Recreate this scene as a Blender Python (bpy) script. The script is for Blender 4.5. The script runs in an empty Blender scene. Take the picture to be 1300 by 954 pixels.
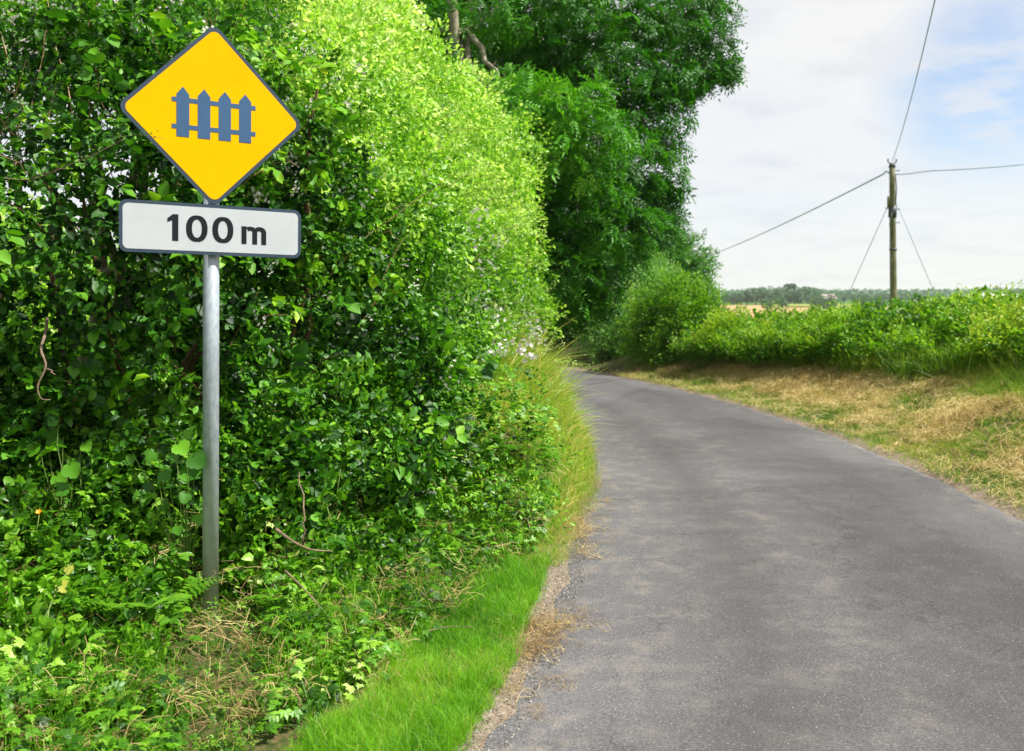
import bpy, bmesh, math, random
import numpy as np
from mathutils import Vector, Matrix
R = math.radians
scene = bpy.context.scene
COL = scene.collection
rng = np.random.default_rng(11)
random.seed(5)

# ------------------------------------------------------------------ camera
FPX = 1200.0; EYE = 1.5; PITCH = math.atan(42/FPX)
cam_d = bpy.data.cameras.new('camera'); cam = bpy.data.objects.new('camera', cam_d); COL.objects.link(cam)
cam.location = (0, 0, EYE); cam.rotation_euler = (R(90)-PITCH, 0, 0)
cam_d.sensor_width = 36; cam_d.lens = FPX/1300*36; cam_d.shift_y = -45/1300
cam_d.clip_start = .05; cam_d.clip_end = 9000
cam_d.dof.use_dof = True; cam_d.dof.focus_distance = 4.7; cam_d.dof.aperture_fstop = 3.5
scene.camera = cam

def W(px, py, d):
    "a point seen at pixel (px,py) of the photograph at ground distance d metres"
    c = Vector(((px-650)/FPX, -(py-432)/FPX, -1.0))
    c.rotate(cam.rotation_euler)
    return Vector((0, 0, EYE)) + c*(d/c.y)

# ------------------------------------------------------------------ light
SUN_EL, SUN_AZ = R(55), R(104)          # azimuth clockwise from +Y (straight ahead)
SUN_STRENGTH, SKY_STRENGTH, CLOUD = 5.0, .10, 5.2
scene.view_settings.view_transform = 'Standard'; scene.view_settings.look = 'None'
scene.view_settings.exposure = 0.85; scene.view_settings.gamma = 1
scene.view_settings.use_curve_mapping = False
sun_d = bpy.data.lights.new('sun', 'SUN'); sun = bpy.data.objects.new('sun', sun_d); COL.objects.link(sun)
sun_d.energy = SUN_STRENGTH; sun_d.angle = R(1.2); sun_d.color = (1, .955, .88)
sd = Vector((math.sin(SUN_AZ)*math.cos(SUN_EL), math.cos(SUN_AZ)*math.cos(SUN_EL), math.sin(SUN_EL)))
sun.rotation_euler = (-sd).to_track_quat('-Z', 'Y').to_euler()

world = bpy.data.worlds.new('World'); scene.world = world; world.use_nodes = True
nt = world.node_tree; nt.nodes.clear()
def N(t, kind, **kw):
    n = t.nodes.new(kind)
    for k, v in kw.items():
        if k in n.inputs.keys(): n.inputs[k].default_value = v
        else: setattr(n, k, v)
    return n
def ramp(t, stops, interp='LINEAR'):
    n = t.nodes.new('ShaderNodeValToRGB'); e = n.color_ramp.elements; n.color_ramp.interpolation = interp
    while len(e) > 1: e.remove(e[-1])
    e[0].position = stops[0][0]; e[0].color = (*stops[0][1], 1) if len(stops[0][1]) == 3 else stops[0][1]
    for p, c in stops[1:]:
        x = e.new(p); x.color = (*c, 1)
    return n
def g3(v): return (v, v, v)
L = nt.links.new
sky = N(nt, 'ShaderNodeTexSky', sky_type='NISHITA', sun_disc=False, sun_elevation=SUN_EL, sun_rotation=SUN_AZ, air_density=1.0, dust_density=1.0, ozone_density=1.2)
tc = N(nt, 'ShaderNodeTexCoord')
sep = N(nt, 'ShaderNodeSeparateXYZ'); L(tc.outputs['Generated'], sep.inputs[0])
mx = N(nt, 'ShaderNodeMath', operation='MAXIMUM'); L(sep.outputs['Z'], mx.inputs[0]); mx.inputs[1].default_value = 0.0
ad = N(nt, 'ShaderNodeMath', operation='ADD'); L(mx.outputs[0], ad.inputs[0]); ad.inputs[1].default_value = .16
dv = N(nt, 'ShaderNodeVectorMath', operation='DIVIDE'); L(tc.outputs['Generated'], dv.inputs[0])
cb = N(nt, 'ShaderNodeCombineXYZ')
for i in range(3): L(ad.outputs[0], cb.inputs[i])
L(cb.outputs[0], dv.inputs[1])
mp = N(nt, 'ShaderNodeMapping'); mp.inputs['Scale'].default_value = (1, 1.0, 0); mp.inputs['Location'].default_value = (3.1, .4, 0); L(dv.outputs[0], mp.inputs[0])
n1 = N(nt, 'ShaderNodeTexNoise', Scale=1.15, Detail=9, Roughness=.56, Distortion=.25); L(mp.outputs[0], n1.inputs['Vector'])
n2 = N(nt, 'ShaderNodeTexNoise', Scale=3.2, Detail=8, Roughness=.62); L(mp.outputs[0], n2.inputs['Vector'])
# the gap of blue high on the right
gap = W(1255, 105, 10) - Vector((0, 0, EYE)); gap.normalize()
ds = N(nt, 'ShaderNodeVectorMath', operation='DISTANCE'); ds.inputs[1].default_value = gap
mpg = N(nt, 'ShaderNodeMapping'); L(tc.outputs['Generated'], ds.inputs[0])
gp = ramp(nt, [(0, g3(1)), (.04, g3(.85)), (.12, g3(0))], 'EASE'); L(ds.outputs['Value'], gp.inputs[0])
ngr = ramp(nt, [(.36, g3(.15)), (.50, g3(.75)), (.64, g3(1))]); L(n2.outputs[0], ngr.inputs[0])
gm = N(nt, 'ShaderNodeMath', operation='MULTIPLY'); L(gp.outputs[0], gm.inputs[0]); L(ngr.outputs[0], gm.inputs[1])
# clouds: cover, thinner near the horizon
cov = ramp(nt, [(.30, g3(.84)), (.44, g3(.95)), (.56, g3(1))]); L(n1.outputs[0], cov.inputs[0])
lowr = ramp(nt, [(0, g3(.80)), (.12, g3(.88)), (.26, g3(1))]); L(sep.outputs['Z'], lowr.inputs[0])
cm = N(nt, 'ShaderNodeMath', operation='MULTIPLY'); L(cov.outputs[0], cm.inputs[0]); L(lowr.outputs[0], cm.inputs[1])
sb = N(nt, 'ShaderNodeMath', operation='SUBTRACT', use_clamp=True); L(cm.outputs[0], sb.inputs[0]); L(gm.outputs[0], sb.inputs[1])
shade = ramp(nt, [(.3, (.86, .87, .92)), (.5, (.985, .985, .99)), (.7, (1.0, .998, .99))]); L(n2.outputs[0], shade.inputs[0])
sc_ = N(nt, 'ShaderNodeVectorMath', operation='SCALE'); L(shade.outputs[0], sc_.inputs[0]); sc_.inputs['Scale'].default_value = CLOUD
skl = N(nt, 'ShaderNodeVectorMath', operation='MULTIPLY'); L(sky.outputs[0], skl.inputs[0]); skl.inputs[1].default_value = (.92, .95, 1.0)
mxs = N(nt, 'ShaderNodeMix', data_type='RGBA'); L(sb.outputs[0], mxs.inputs['Factor']); L(skl.outputs[0], mxs.inputs[6]); L(sc_.outputs[0], mxs.inputs[7])
bg = N(nt, 'ShaderNodeBackground', Strength=SKY_STRENGTH); L(mxs.outputs[2], bg.inputs['Color'])
wo = N(nt, 'ShaderNodeOutputWorld'); L(bg.outputs[0], wo.inputs[0])

scene.render.engine = 'CYCLES'
scene.cycles.use_denoising = True
scene.cycles.max_bounces = 7; scene.cycles.diffuse_bounces = 3; scene.cycles.transmission_bounces = 4
scene.cycles.glossy_bounces = 2; scene.cycles.sample_clamp_indirect = 6
scene.cycles.use_adaptive_sampling = True; scene.cycles.adaptive_threshold = .02

# ------------------------------------------------------------------ numpy helpers
def _hash(i, j, k):
    h = (i.astype(np.int64)*374761393 + j.astype(np.int64)*668265263 + k.astype(np.int64)*2147483647) & 0xffffffff
    h = ((h ^ (h >> 13))*1274126177) & 0xffffffff
    return ((h ^ (h >> 16)) & 0xffff)/65535.0
def vnoise(P, s=1.0, seed=0):
    P = np.atleast_2d(P)*s + seed*17.31
    i = np.floor(P).astype(np.int64); f = P-i; f = f*f*(3-2*f)
    out = 0
    for dx in (0, 1):
        for dy in (0, 1):
            for dz in (0, 1):
                w = (f[:, 0] if dx else 1-f[:, 0])*(f[:, 1] if dy else 1-f[:, 1])*(f[:, 2] if dz else 1-f[:, 2])
                out = out + w*_hash(i[:, 0]+dx, i[:, 1]+dy, i[:, 2]+dz)
    return out*2-1
def fbm(P, s=1.0, seed=0, o=3):
    a = 1; t = 0; n = 0
    for k in range(o):
        t = t+a*vnoise(P, s*2**k, seed+k); n += a; a *= .5
    return t/n
def norm(v): return v/np.maximum(np.linalg.norm(v, axis=-1, keepdims=True), 1e-9)

class Geo:
    "collects vertices, triangles and a tint value per vertex"
    def __init__(s): s.V = []; s.T = []; s.C = []; s.n = 0
    def add(s, V, T, c):
        V = np.asarray(V, float); T = np.asarray(T, int)
        s.V.append(V); s.T.append(T+s.n); s.C.append(np.broadcast_to(c, (len(V),)).astype(float)); s.n += len(V)
    def build(s, name, mat, parent=None, smooth=False, loc=(0, 0, 0)):
        V = np.concatenate(s.V)-np.array(loc, float); T = np.concatenate(s.T); C = np.concatenate(s.C)
        me = bpy.data.meshes.new(name)
        me.vertices.add(len(V)); me.vertices.foreach_set('co', V.astype(np.float32).ravel())
        me.loops.add(len(T)*3); me.loops.foreach_set('vertex_index', T.astype(np.int32).ravel())
        me.polygons.add(len(T)); me.polygons.foreach_set('loop_start', np.arange(0, len(T)*3, 3, dtype=np.int32))
        me.update(calc_edges=True)
        at = me.attributes.new('tint', 'FLOAT', 'POINT'); at.data.foreach_set('value', C.astype(np.float32))
        if smooth: me.polygons.foreach_set('use_smooth', np.ones(len(T), bool))
        me.materials.append(mat)
        o = bpy.data.objects.new(name, me); COL.objects.link(o)
        if parent: o.parent = parent
        return o

def basis(d, z):
    "rotation matrices whose y axis is d and whose z axis leans to z"
    y = norm(d); x = norm(np.cross(y, z)); z = np.cross(x, y)
    return np.stack([x, y, z], -1)
def scatter(geo, temps, pos, rot, scale, tint):
    n = len(pos); which = rng.integers(0, len(temps), n)
    for k, (V, T, c) in enumerate(temps):
        m = np.nonzero(which == k)[0]
        if not len(m): continue
        VV = np.einsum('nij,vj->nvi', rot[m], V)*scale[m][:, None, None]+pos[m][:, None, :]
        TT = (T[None]+(np.arange(len(m))*len(V))[:, None, None]).reshape(-1, 3)
        CC = (tint[m][:, None]+c[None]).ravel()
        geo.add(VV.reshape(-1, 3), TT, CC)
def tube(geo, pts, rad, sides=8, tint=.5, cap=True):
    P = np.array(pts, float); n = len(P); r = np.broadcast_to(rad, (n,))
    t = norm(np.gradient(P, axis=0)); up = np.array([0, 0, 1.]) if abs(t[0][2]) < .9 else np.array([1., 0, 0])
    V = []
    a = norm(np.cross(t[0], up))
    for i in range(n):
        a = norm(a-t[i]*np.dot(a, t[i])); b = np.cross(t[i], a)
        th = np.linspace(0, 2*math.pi, sides, endpoint=False)
        V.append(P[i]+r[i]*(np.cos(th)[:, None]*a+np.sin(th)[:, None]*b))
    V = np.concatenate(V); T = []
    for i in range(n-1):
        for k in range(sides):
            a0 = i*sides+k; a1 = i*sides+(k+1) % sides
            T += [(a0, a1, a1+sides), (a0, a1+sides, a0+sides)]
    if cap:
        for base in (0, (n-1)*sides):
            for k in range(1, sides-1):
                T.append((base, base+k+1, base+k) if base == 0 else (base, base+k, base+k+1))
    geo.add(V, T, tint)
def curve_pts(a, b, sag=0, n=8, wob=0, seed=0):
    a = np.array(a, float); b = np.array(b, float); t = np.linspace(0, 1, n)[:, None]
    P = a+(b-a)*t; P[:, 2] += sag*4*(t*(1-t))[:, 0]
    if wob:
        q = np.random.default_rng(seed).normal(size=(n, 3))*wob; q[0] = 0; q[-1] = 0; P = P+q
    return P

# ------------------------------------------------------------------ materials
def newmat(name):
    m = bpy.data.materials.new(name); m.use_nodes = True; m.node_tree.nodes.clear()
    t = m.node_tree; o = t.nodes.new('ShaderNodeOutputMaterial'); p = t.nodes.new('ShaderNodeBsdfPrincipled')
    t.links.new(p.outputs[0], o.inputs[0]); return m, t, p, o
def leafmat(name, stops, trans=.4, rough=.5, spec=.35, tboost=(1.5, 1.5, .9)):
    m, t, p, o = newmat(name)
    a = N(t, 'ShaderNodeAttribute', attribute_name='tint')
    r = ramp(t, stops); t.links.new(a.outputs['Fac'], r.inputs[0])
    t.links.new(r.outputs[0], p.inputs['Base Color']); p.inputs['Roughness'].default_value = rough
    p.inputs['Specular IOR Level'].default_value = spec
    tr = N(t, 'ShaderNodeBsdfTranslucent'); mu = N(t, 'ShaderNodeVectorMath', operation='MULTIPLY'); mu.inputs[1].default_value = tboost
    t.links.new(r.outputs[0], mu.inputs[0]); t.links.new(mu.outputs[0], tr.inputs[0])
    mix = N(t, 'ShaderNodeMixShader', Fac=trans); t.links.new(p.outputs[0], mix.inputs[1]); t.links.new(tr.outputs[0], mix.inputs[2])
    t.links.new(mix.outputs[0], o.inputs[0]); return m
def plain(name, c, rough=.6, metal=0, spec=.5, noise=0, ns=20, bump=0):
    m, t, p, o = newmat(name); p.inputs['Roughness'].default_value = rough; p.inputs['Metallic'].default_value = metal
    p.inputs['Specular IOR Level'].default_value = spec
    if noise or bump:
        tc = N(t, 'ShaderNodeTexCoord'); n = N(t, 'ShaderNodeTexNoise', Scale=ns, Detail=6, Roughness=.6); t.links.new(tc.outputs['Object'], n.inputs['Vector'])
        r = ramp(t, [(.3, tuple(x*(1-noise) for x in c)), (.7, tuple(min(1, x*(1+noise)) for x in c))]); t.links.new(n.outputs[0], r.inputs[0])
        t.links.new(r.outputs[0], p.inputs['Base Color'])
        if bump:
            b = N(t, 'ShaderNodeBump', Strength=bump, Distance=.01); t.links.new(n.outputs[0], b.inputs['Height']); t.links.new(b.outputs[0], p.inputs['Normal'])
    else: p.inputs['Base Color'].default_value = (*c, 1)
    return m

M = {}
M['bramble'] = leafmat('bramble_leaf', [(0, (.006, .030, .003)), (.22, (.018, .085, .005)), (.42, (.055, .20, .008)), (.62, (.125, .34, .010)), (.85, (.25, .46, .018)), (1, (.44, .46, .04))], .32)
M['bright'] = leafmat('bright_leaf', [(0, (.014, .065, .004)), (.25, (.06, .20, .008)), (.5, (.15, .37, .014)), (.75, (.32, .55, .05)), (1, (.60, .72, .27))], .42, .42, .5)
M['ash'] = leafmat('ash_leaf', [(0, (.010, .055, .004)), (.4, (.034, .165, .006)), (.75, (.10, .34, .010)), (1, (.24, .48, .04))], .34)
M['hawthorn'] = leafmat('hawthorn_leaf', [(0, (.016, .075, .006)), (.5, (.055, .20, .010)), (1, (.17, .36, .03))], .38)
M['bend_shade'] = leafmat('bend_shade_leaf', [(0, (.003, .014, .002)), (.5, (.012, .050, .005)), (1, (.05, .14, .012))], .15)  # leaf colour darkened to paint the ash tree's shade at the bend
M['pale'] = leafmat('pale_leaf', [(0, (.04, .13, .02)), (.5, (.13, .30, .05)), (1, (.28, .46, .13))], .38)
M['olive'] = leafmat('bank_leaf', [(0, (.020, .085, .005)), (.4, (.075, .22, .008)), (.75, (.17, .36, .012)), (1, (.34, .44, .04))], .40)
M['far'] = leafmat('far_leaf', [(0, (.035, .10, .055)), (.6, (.065, .16, .07)), (1, (.12, .23, .09))], .15)  # blue haze of distance mixed into the leaf colour, besides the air volume
M['grass'] = leafmat('grass_blade', [(0, (.03, .10, .004)), (.35, (.10, .30, .006)), (.7, (.20, .46, .012)), (.88, (.36, .46, .06)), (1, (.52, .44, .2))], .42, .5)
M['vgrass'] = leafmat('verge_grass', [(0, (.03, .09, .005)), (.35, (.11, .25, .009)), (.65, (.27, .37, .02)), (1, (.54, .46, .17))], .4, .55)
M['straw'] = leafmat('dry_straw', [(0, (.14, .085, .035)), (.5, (.43, .32, .12)), (1, (.70, .58, .30))], .2, .6)
M['petal'] = leafmat('pale_petal', [(0, (.55, .50, .48)), (1, (.85, .82, .78))], .3, .6, tboost=(1, 1, 1))
M['twig'] = plain('twig_bark', (.16, .10, .06), .8, noise=.4, ns=40)
M['cane'] = leafmat('bramble_cane', [(0, (.10, .05, .03)), (.5, (.22, .13, .06)), (1, (.35, .24, .12))], .0, .6)
M['stalk'] = leafmat('green_stalk', [(0, (.05, .12, .02)), (1, (.22, .32, .06))], .1, .6)
M['bark'] = plain('ash_bark', (.27, .24, .17), .9, noise=.4, ns=14, bump=.6)

# ------------------------------------------------------------------ terrain
CX, CY, RI, RO = -32.2, 10.0, 32.82, 36.0       # the bend is an arc about this centre
def road_r(x, y): return np.hypot(x-CX, y-CY)
FARZ = ([0, 25, 40, 80, 150, 200, 400, 600, 800, 1200, 2500, 6000], [0, 0, -.1, -1.3, -2.2, -1.6, 1.2, 3.6, 6.0, 9.5, 14, 20])
def sst(a, b, x):
    t = np.clip((x-a)/(b-a), 0, 1); return t*t*(3-2*t)
def gz(x, y):
    x = np.asarray(x, float); y = np.asarray(y, float)
    r = road_r(x, y); dr = r-RO; dl = RI-r
    z = .74*sst(.05, 2.9, dr)+.2*sst(1.7, 3.6, dl)
    z = z+.38*sst(.12, 1.2, dl)*sst(5.8, 8.5, y)*sst(34, 24, y)
    z = z+np.interp(np.hypot(x, y), *FARZ)
    P = np.stack([x, y, np.zeros_like(x)], -1).reshape(-1, 3)
    n = (fbm(P, .9, 3)*.05+fbm(P, 4, 5)*.02).reshape(x.shape)
    off = np.clip(np.maximum(dr, dl)/.5, 0, 1)
    z = z+n*off
    return np.where(off <= 0, -.04, z+.012*(off > 0))
def axis(lo, hi, step, far):
    a = list(np.arange(lo, hi, step)); s = step
    while a[-1] < far: s *= 1.22; a.append(a[-1]+s)
    s = step
    while a[0] > -far: s *= 1.22; a.insert(0, a[0]-s)
    return np.array(a)
xs = axis(-9, 13, .14, 5200); ys = axis(-2, 27, .14, 5200)
X, Y = np.meshgrid(xs, ys, indexing='ij'); Z = gz(X, Y)
nx, ny = X.shape
idx = np.arange(nx*ny).reshape(nx, ny)
q = np.stack([idx[:-1, :-1], idx[1:, :-1], idx[1:, 1:], idx[:-1, 1:]], -1).reshape(-1, 4)
g = Geo(); g.add(np.stack([X, Y, Z], -1).reshape(-1, 3), np.concatenate([q[:, [0, 1, 2]], q[:, [0, 2, 3]]]), .5)
# ground material: grass green, brown soil close to the road, cut hay on the right bank
m, t, p, o = newmat('ground'); p.inputs['Roughness'].default_value = .95; p.inputs['Specular IOR Level'].default_value = .1
tc = N(t, 'ShaderNodeTexCoord'); s1 = N(t, 'ShaderNodeTexNoise', Scale=1.3, Detail=7, Roughness=.65); s2 = N(t, 'ShaderNodeTexNoise', Scale=28, Detail=6, Roughness=.7)
t.links.new(tc.outputs['Object'], s1.inputs['Vector']); t.links.new(tc.outputs['Object'], s2.inputs['Vector'])
near = ramp(t, [(.35, (.02, .03, .01)), (.5, (.05, .065, .018)), (.62, (.12, .085, .04)), (.75, (.20, .15, .08))]); t.links.new(s2.outputs[0], near.inputs[0])
green = ramp(t, [(.3, (.035, .10, .012)), (.55, (.065, .15, .02)), (.7, (.12, .19, .03))]); t.links.new(s1.outputs[0], green.inputs[0])
vd = N(t, 'ShaderNodeVectorMath', operation='DISTANCE'); t.links.new(tc.outputs['Object'], vd.inputs[0]); vd.inputs[1].default_value = (CX, CY, 0)
mr = N(t, 'ShaderNodeMapRange'); mr.inputs['From Min'].default_value = RO+4; mr.inputs['From Max'].default_value = RO+6; t.links.new(vd.outputs['Value'], mr.inputs['Value'])
ml = N(t, 'ShaderNodeMapRange'); ml.inputs['From Min'].default_value = RI-5; ml.inputs['From Max'].default_value = RI-6; t.links.new(vd.outputs['Value'], ml.inputs['Value'])
ma = N(t, 'ShaderNodeMath', operation='ADD', use_clamp=True); t.links.new(mr.outputs[0], ma.inputs[0]); t.links.new(ml.outputs[0], ma.inputs[1])
mm = N(t, 'ShaderNodeMix', data_type='RGBA'); t.links.new(ma.outputs[0], mm.inputs['Factor']); t.links.new(near.outputs[0], mm.inputs[6]); t.links.new(green.outputs[0], mm.inputs[7])
ms = N(t, 'ShaderNodeMapRange'); ms.inputs['From Min'].default_value = RI-.22; ms.inputs['From Max'].default_value = RI-.08; t.links.new(vd.outputs['Value'], ms.inputs['Value'])
soil = ramp(t, [(.3, (.10, .075, .05)), (.55, (.20, .16, .12)), (.75, (.34, .29, .23))]); t.links.new(s2.outputs[0], soil.inputs[0])
mr2 = N(t, 'ShaderNodeMapRange'); mr2.inputs['From Min'].default_value = RO+.25; mr2.inputs['From Max'].default_value = RO+.1; t.links.new(vd.outputs['Value'], mr2.inputs['Value'])
mq = N(t, 'ShaderNodeMath', operation='MULTIPLY'); t.links.new(ms.outputs[0], mq.inputs[0]); t.links.new(mr2.outputs[0], mq.inputs[1])
m9 = N(t, 'ShaderNodeMix', data_type='RGBA'); t.links.new(mq.outputs[0], m9.inputs['Factor']); t.links.new(mm.outputs[2], m9.inputs[6]); t.links.new(soil.outputs[0], m9.inputs[7])
t.links.new(m9.outputs[2], p.inputs['Base Color'])
gr = g.build('ground', m, smooth=True); gr['kind'] = 'structure'

# road: an arc strip with a slight crown and ragged edges; UV in metres (across, along)
def arcpt(r, a): return (CX+r*math.cos(a), CY+r*math.sin(a))
na, nr = 520, 25
A = np.linspace(R(-38), R(46), na); U = np.linspace(0, 1, nr)
aa, uu = np.meshgrid(A, U, indexing='ij')
edge = fbm(np.stack([aa*60, uu*0, uu*0], -1).reshape(-1, 3), .9, 2).reshape(aa.shape)*.07
edge2 = fbm(np.stack([aa*60, uu*0+9, uu*0], -1).reshape(-1, 3), .9, 2).reshape(aa.shape)*.06
rr = RI+(RO-RI)*uu+edge*(1-uu)+edge2*uu
zz = .004+.035*(1-(2*uu-1)**2)+fbm(np.stack([aa*36, rr, rr*0], -1).reshape(-1, 3), .7, 8).reshape(aa.shape)*.006
zz[:, 0] -= .03; zz[:, -1] -= .03
Vr = np.stack([CX+rr*np.cos(aa), CY+rr*np.sin(aa), zz], -1).reshape(-1, 3)
ii = np.arange(na*nr).reshape(na, nr); q = np.stack([ii[:-1, :-1], ii[:-1, 1:], ii[1:, 1:], ii[1:, :-1]], -1).reshape(-1, 4)
g = Geo(); g.add(Vr, np.concatenate([q[:, [0, 1, 2]], q[:, [0, 2, 3]]]), uu.ravel())
m, t, p, o = newmat('asphalt')
def lk(a, b): t.links.new(a, b)
tc = N(t, 'ShaderNodeTexCoord'); at = N(t, 'ShaderNodeAttribute', attribute_name='tint')
fine = N(t, 'ShaderNodeTexNoise', Scale=120, Detail=4, Roughness=.8); lk(tc.outputs['Object'], fine.inputs['Vector'])
vor = N(t, 'ShaderNodeTexVoronoi', Scale=110); lk(tc.outputs['Object'], vor.inputs['Vector'])
big = N(t, 'ShaderNodeTexNoise', Scale=.33, Detail=4, Roughness=.5, Distortion=.9); lk(tc.outputs['Object'], big.inputs['Vector'])
mid = N(t, 'ShaderNodeTexNoise', Scale=5, Detail=7, Roughness=.65); lk(tc.outputs['Object'], mid.inputs['Vector'])
base = ramp(t, [(.26, (.028, .028, .030)), (.5, (.074, .073, .077)), (.74, (.155, .152, .152))]); lk(fine.outputs[0], base.inputs[0])
br = ramp(t, [(.36, g3(.76)), (.5, g3(1.0)), (.62, g3(1.22))]); lk(big.outputs[0], br.inputs[0])
md = ramp(t, [(.3, g3(.92)), (.7, g3(1.08))]); lk(mid.outputs[0], md.inputs[0])
m1 = N(t, 'ShaderNodeMix', data_type='RGBA', blend_type='MULTIPLY', Factor=1); lk(base.outputs[0], m1.inputs[6]); lk(br.outputs[0], m1.inputs[7])
m2 = N(t, 'ShaderNodeMix', data_type='RGBA', blend_type='MULTIPLY', Factor=1); lk(m1.outputs[2], m2.inputs[6]); lk(md.outputs[0], m2.inputs[7])
# wheel tracks and dusty edges vary across the road
trk = ramp(t, [(0, g3(1.5)), (.06, g3(1.4)), (.2, g3(1.2)), (.30, g3(.92)), (.42, g3(1.22)), (.56, g3(.95)), (.74, g3(.80)), (.86, g3(1.08)), (.95, g3(1.0)), (1, g3(1.4))]); lk(at.outputs['Fac'], trk.inputs[0])
m3 = N(t, 'ShaderNodeMix', data_type='RGBA', blend_type='MULTIPLY', Factor=1); lk(m2.outputs[2], m3.inputs[6]); lk(trk.outputs[0], m3.inputs[7])
# pale sandy dust
dn = ramp(t, [(.50, g3(0)), (.72, g3(.4))]); lk(mid.outputs[0], dn.inputs[0])
de = ramp(t, [(0, g3(1)), (.10, g3(.8)), (.28, g3(.15)), (.40, g3(.5)), (.55, g3(.15)), (.86, g3(.1)), (.97, g3(.9)), (1, g3(1))]); lk(at.outputs['Fac'], de.inputs[0])
dm = N(t, 'ShaderNodeMath', operation='MULTIPLY'); lk(dn.outputs[0], dm.inputs[0]); lk(de.outputs[0], dm.inputs[1])
m4 = N(t, 'ShaderNodeMix', data_type='RGBA'); lk(dm.outputs[0], m4.inputs['Factor']); lk(m3.outputs[2], m4.inputs[6]); m4.inputs[7].default_value = (.34, .28, .21, 1)
# light chippings
ch = ramp(t, [(.0, g3(1)), (.26, g3(1)), (.36, g3(0))]); lk(vor.outputs['Distance'], ch.inputs[0])
vc = N(t, 'ShaderNodeSeparateColor'); lk(vor.outputs['Color'], vc.inputs[0])
cr = ramp(t, [(.90, g3(0)), (.94, g3(.38))]); lk(vc.outputs[0], cr.inputs[0])
cmu = N(t, 'ShaderNodeMath', operation='MULTIPLY'); lk(ch.outputs[0], cmu.inputs[0]); lk(cr.outputs[0], cmu.inputs[1])
m5 = N(t, 'ShaderNodeMix', data_type='RGBA'); lk(cmu.outputs[0], m5.inputs['Factor']); lk(m4.outputs[2], m5.inputs[6]); m5.inputs[7].default_value = (.5, .48, .45, 1)
vcr = N(t, 'ShaderNodeTexVoronoi', Scale=.8, feature='DISTANCE_TO_EDGE'); vm = N(t, 'ShaderNodeVectorMath', operation='ADD'); ns_ = N(t, 'ShaderNodeTexNoise', Scale=2.5, Detail=6); lk(tc.outputs['Object'], ns_.inputs['Vector'])
lk(tc.outputs['Object'], vm.inputs[0]); lk(ns_.outputs['Color'], vm.inputs[1]); lk(vm.outputs[0], vcr.inputs['Vector'])
ck = ramp(t, [(0, g3(.72)), (.005, g3(.8)), (.012, g3(1))]); lk(vcr.outputs['Distance'], ck.inputs[0])
cmk = ramp(t, [(.5, g3(1)), (.62, g3(0))]); lk(big.outputs[0], cmk.inputs[0])
m6 = N(t, 'ShaderNodeMix', data_type='RGBA', blend_type='MULTIPLY'); lk(cmk.outputs[0], m6.inputs['Factor']); lk(m5.outputs[2], m6.inputs[6]); lk(ck.outputs[0], m6.inputs[7])
dark = N(t, 'ShaderNodeTexVoronoi', Scale=75); lk(tc.outputs['Object'], dark.inputs['Vector']); dkr = ramp(t, [(.0, g3(.62)), (.35, g3(1)), (.7, g3(1.12))]); lk(dark.outputs['Distance'], dkr.inputs[0])
m7 = N(t, 'ShaderNodeMix', data_type='RGBA', blend_type='MULTIPLY', Factor=.5); lk(m6.outputs[2], m7.inputs[6]); lk(dkr.outputs[0], m7.inputs[7])
lk(m7.outputs[2], p.inputs['Base Color']); p.inputs['Roughness'].default_value = .85; p.inputs['Specular IOR Level'].default_value = .25
bp = N(t, 'ShaderNodeBump', Strength=.6, Distance=.006); lk(fine.outputs[0], bp.inputs['Height']); lk(bp.outputs[0], p.inputs['Normal'])
rd = g.build('road', m, smooth=True); rd['kind'] = 'structure'

def tag(o, label=None, cat=None, group=None, kind=None):
    if label: o['label'] = label
    if cat: o['category'] = cat
    if group: o['group'] = group
    if kind: o['kind'] = kind
    return o
def empty(name, loc, rot=(0, 0, 0)):
    e = bpy.data.objects.new(name, None); e.location = loc; e.rotation_euler = rot; e.empty_display_size = .2; COL.objects.link(e); return e

# far fields as sheets over the ground
def field(x0, x1, y0, y1, mat, lift=.12, skew=0):
    n = 24; a = np.linspace(x0, x1, n); b = np.linspace(y0, y1, n); XX, YY = np.meshgrid(a, b, indexing='ij'); XX = XX*YY
    ZZ = gz(XX, YY)+lift; ix = np.arange(n*n).reshape(n, n); q = np.stack([ix[:-1, :-1], ix[1:, :-1], ix[1:, 1:], ix[:-1, 1:]], -1).reshape(-1, 4)
    g = Geo(); g.add(np.stack([XX, YY, ZZ], -1).reshape(-1, 3), np.concatenate([q[:, [0, 1, 2]], q[:, [0, 2, 3]]]), .5)
    o = g.build('field', mat, smooth=True); o['kind'] = 'structure'; return o
hay = plain('hay_field', (.36, .24, .11), .95, spec=.1, noise=.15, ns=.05)
pgr = plain('pasture', (.22, .25, .055), .95, spec=.1, noise=.15, ns=.04)
dgr = plain('dark_pasture', (.09, .17, .04), .95, spec=.1, noise=.2, ns=.04)
ang = lambda px: (px-650)/FPX
field(ang(860), ang(1045), 150, 400, hay)
field(ang(1030), ang(1240), 210, 330, plain('pale_field', (.30, .27, .13), .95, spec=.1, noise=.12, ns=.05), .5)
field(ang(1000), ang(1110), 335, 400, pgr, .5)
field(ang(1130), ang(1270), 420, 700, pgr, .5)
field(ang(1230), ang(1380), 240, 500, dgr, .8)

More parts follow.
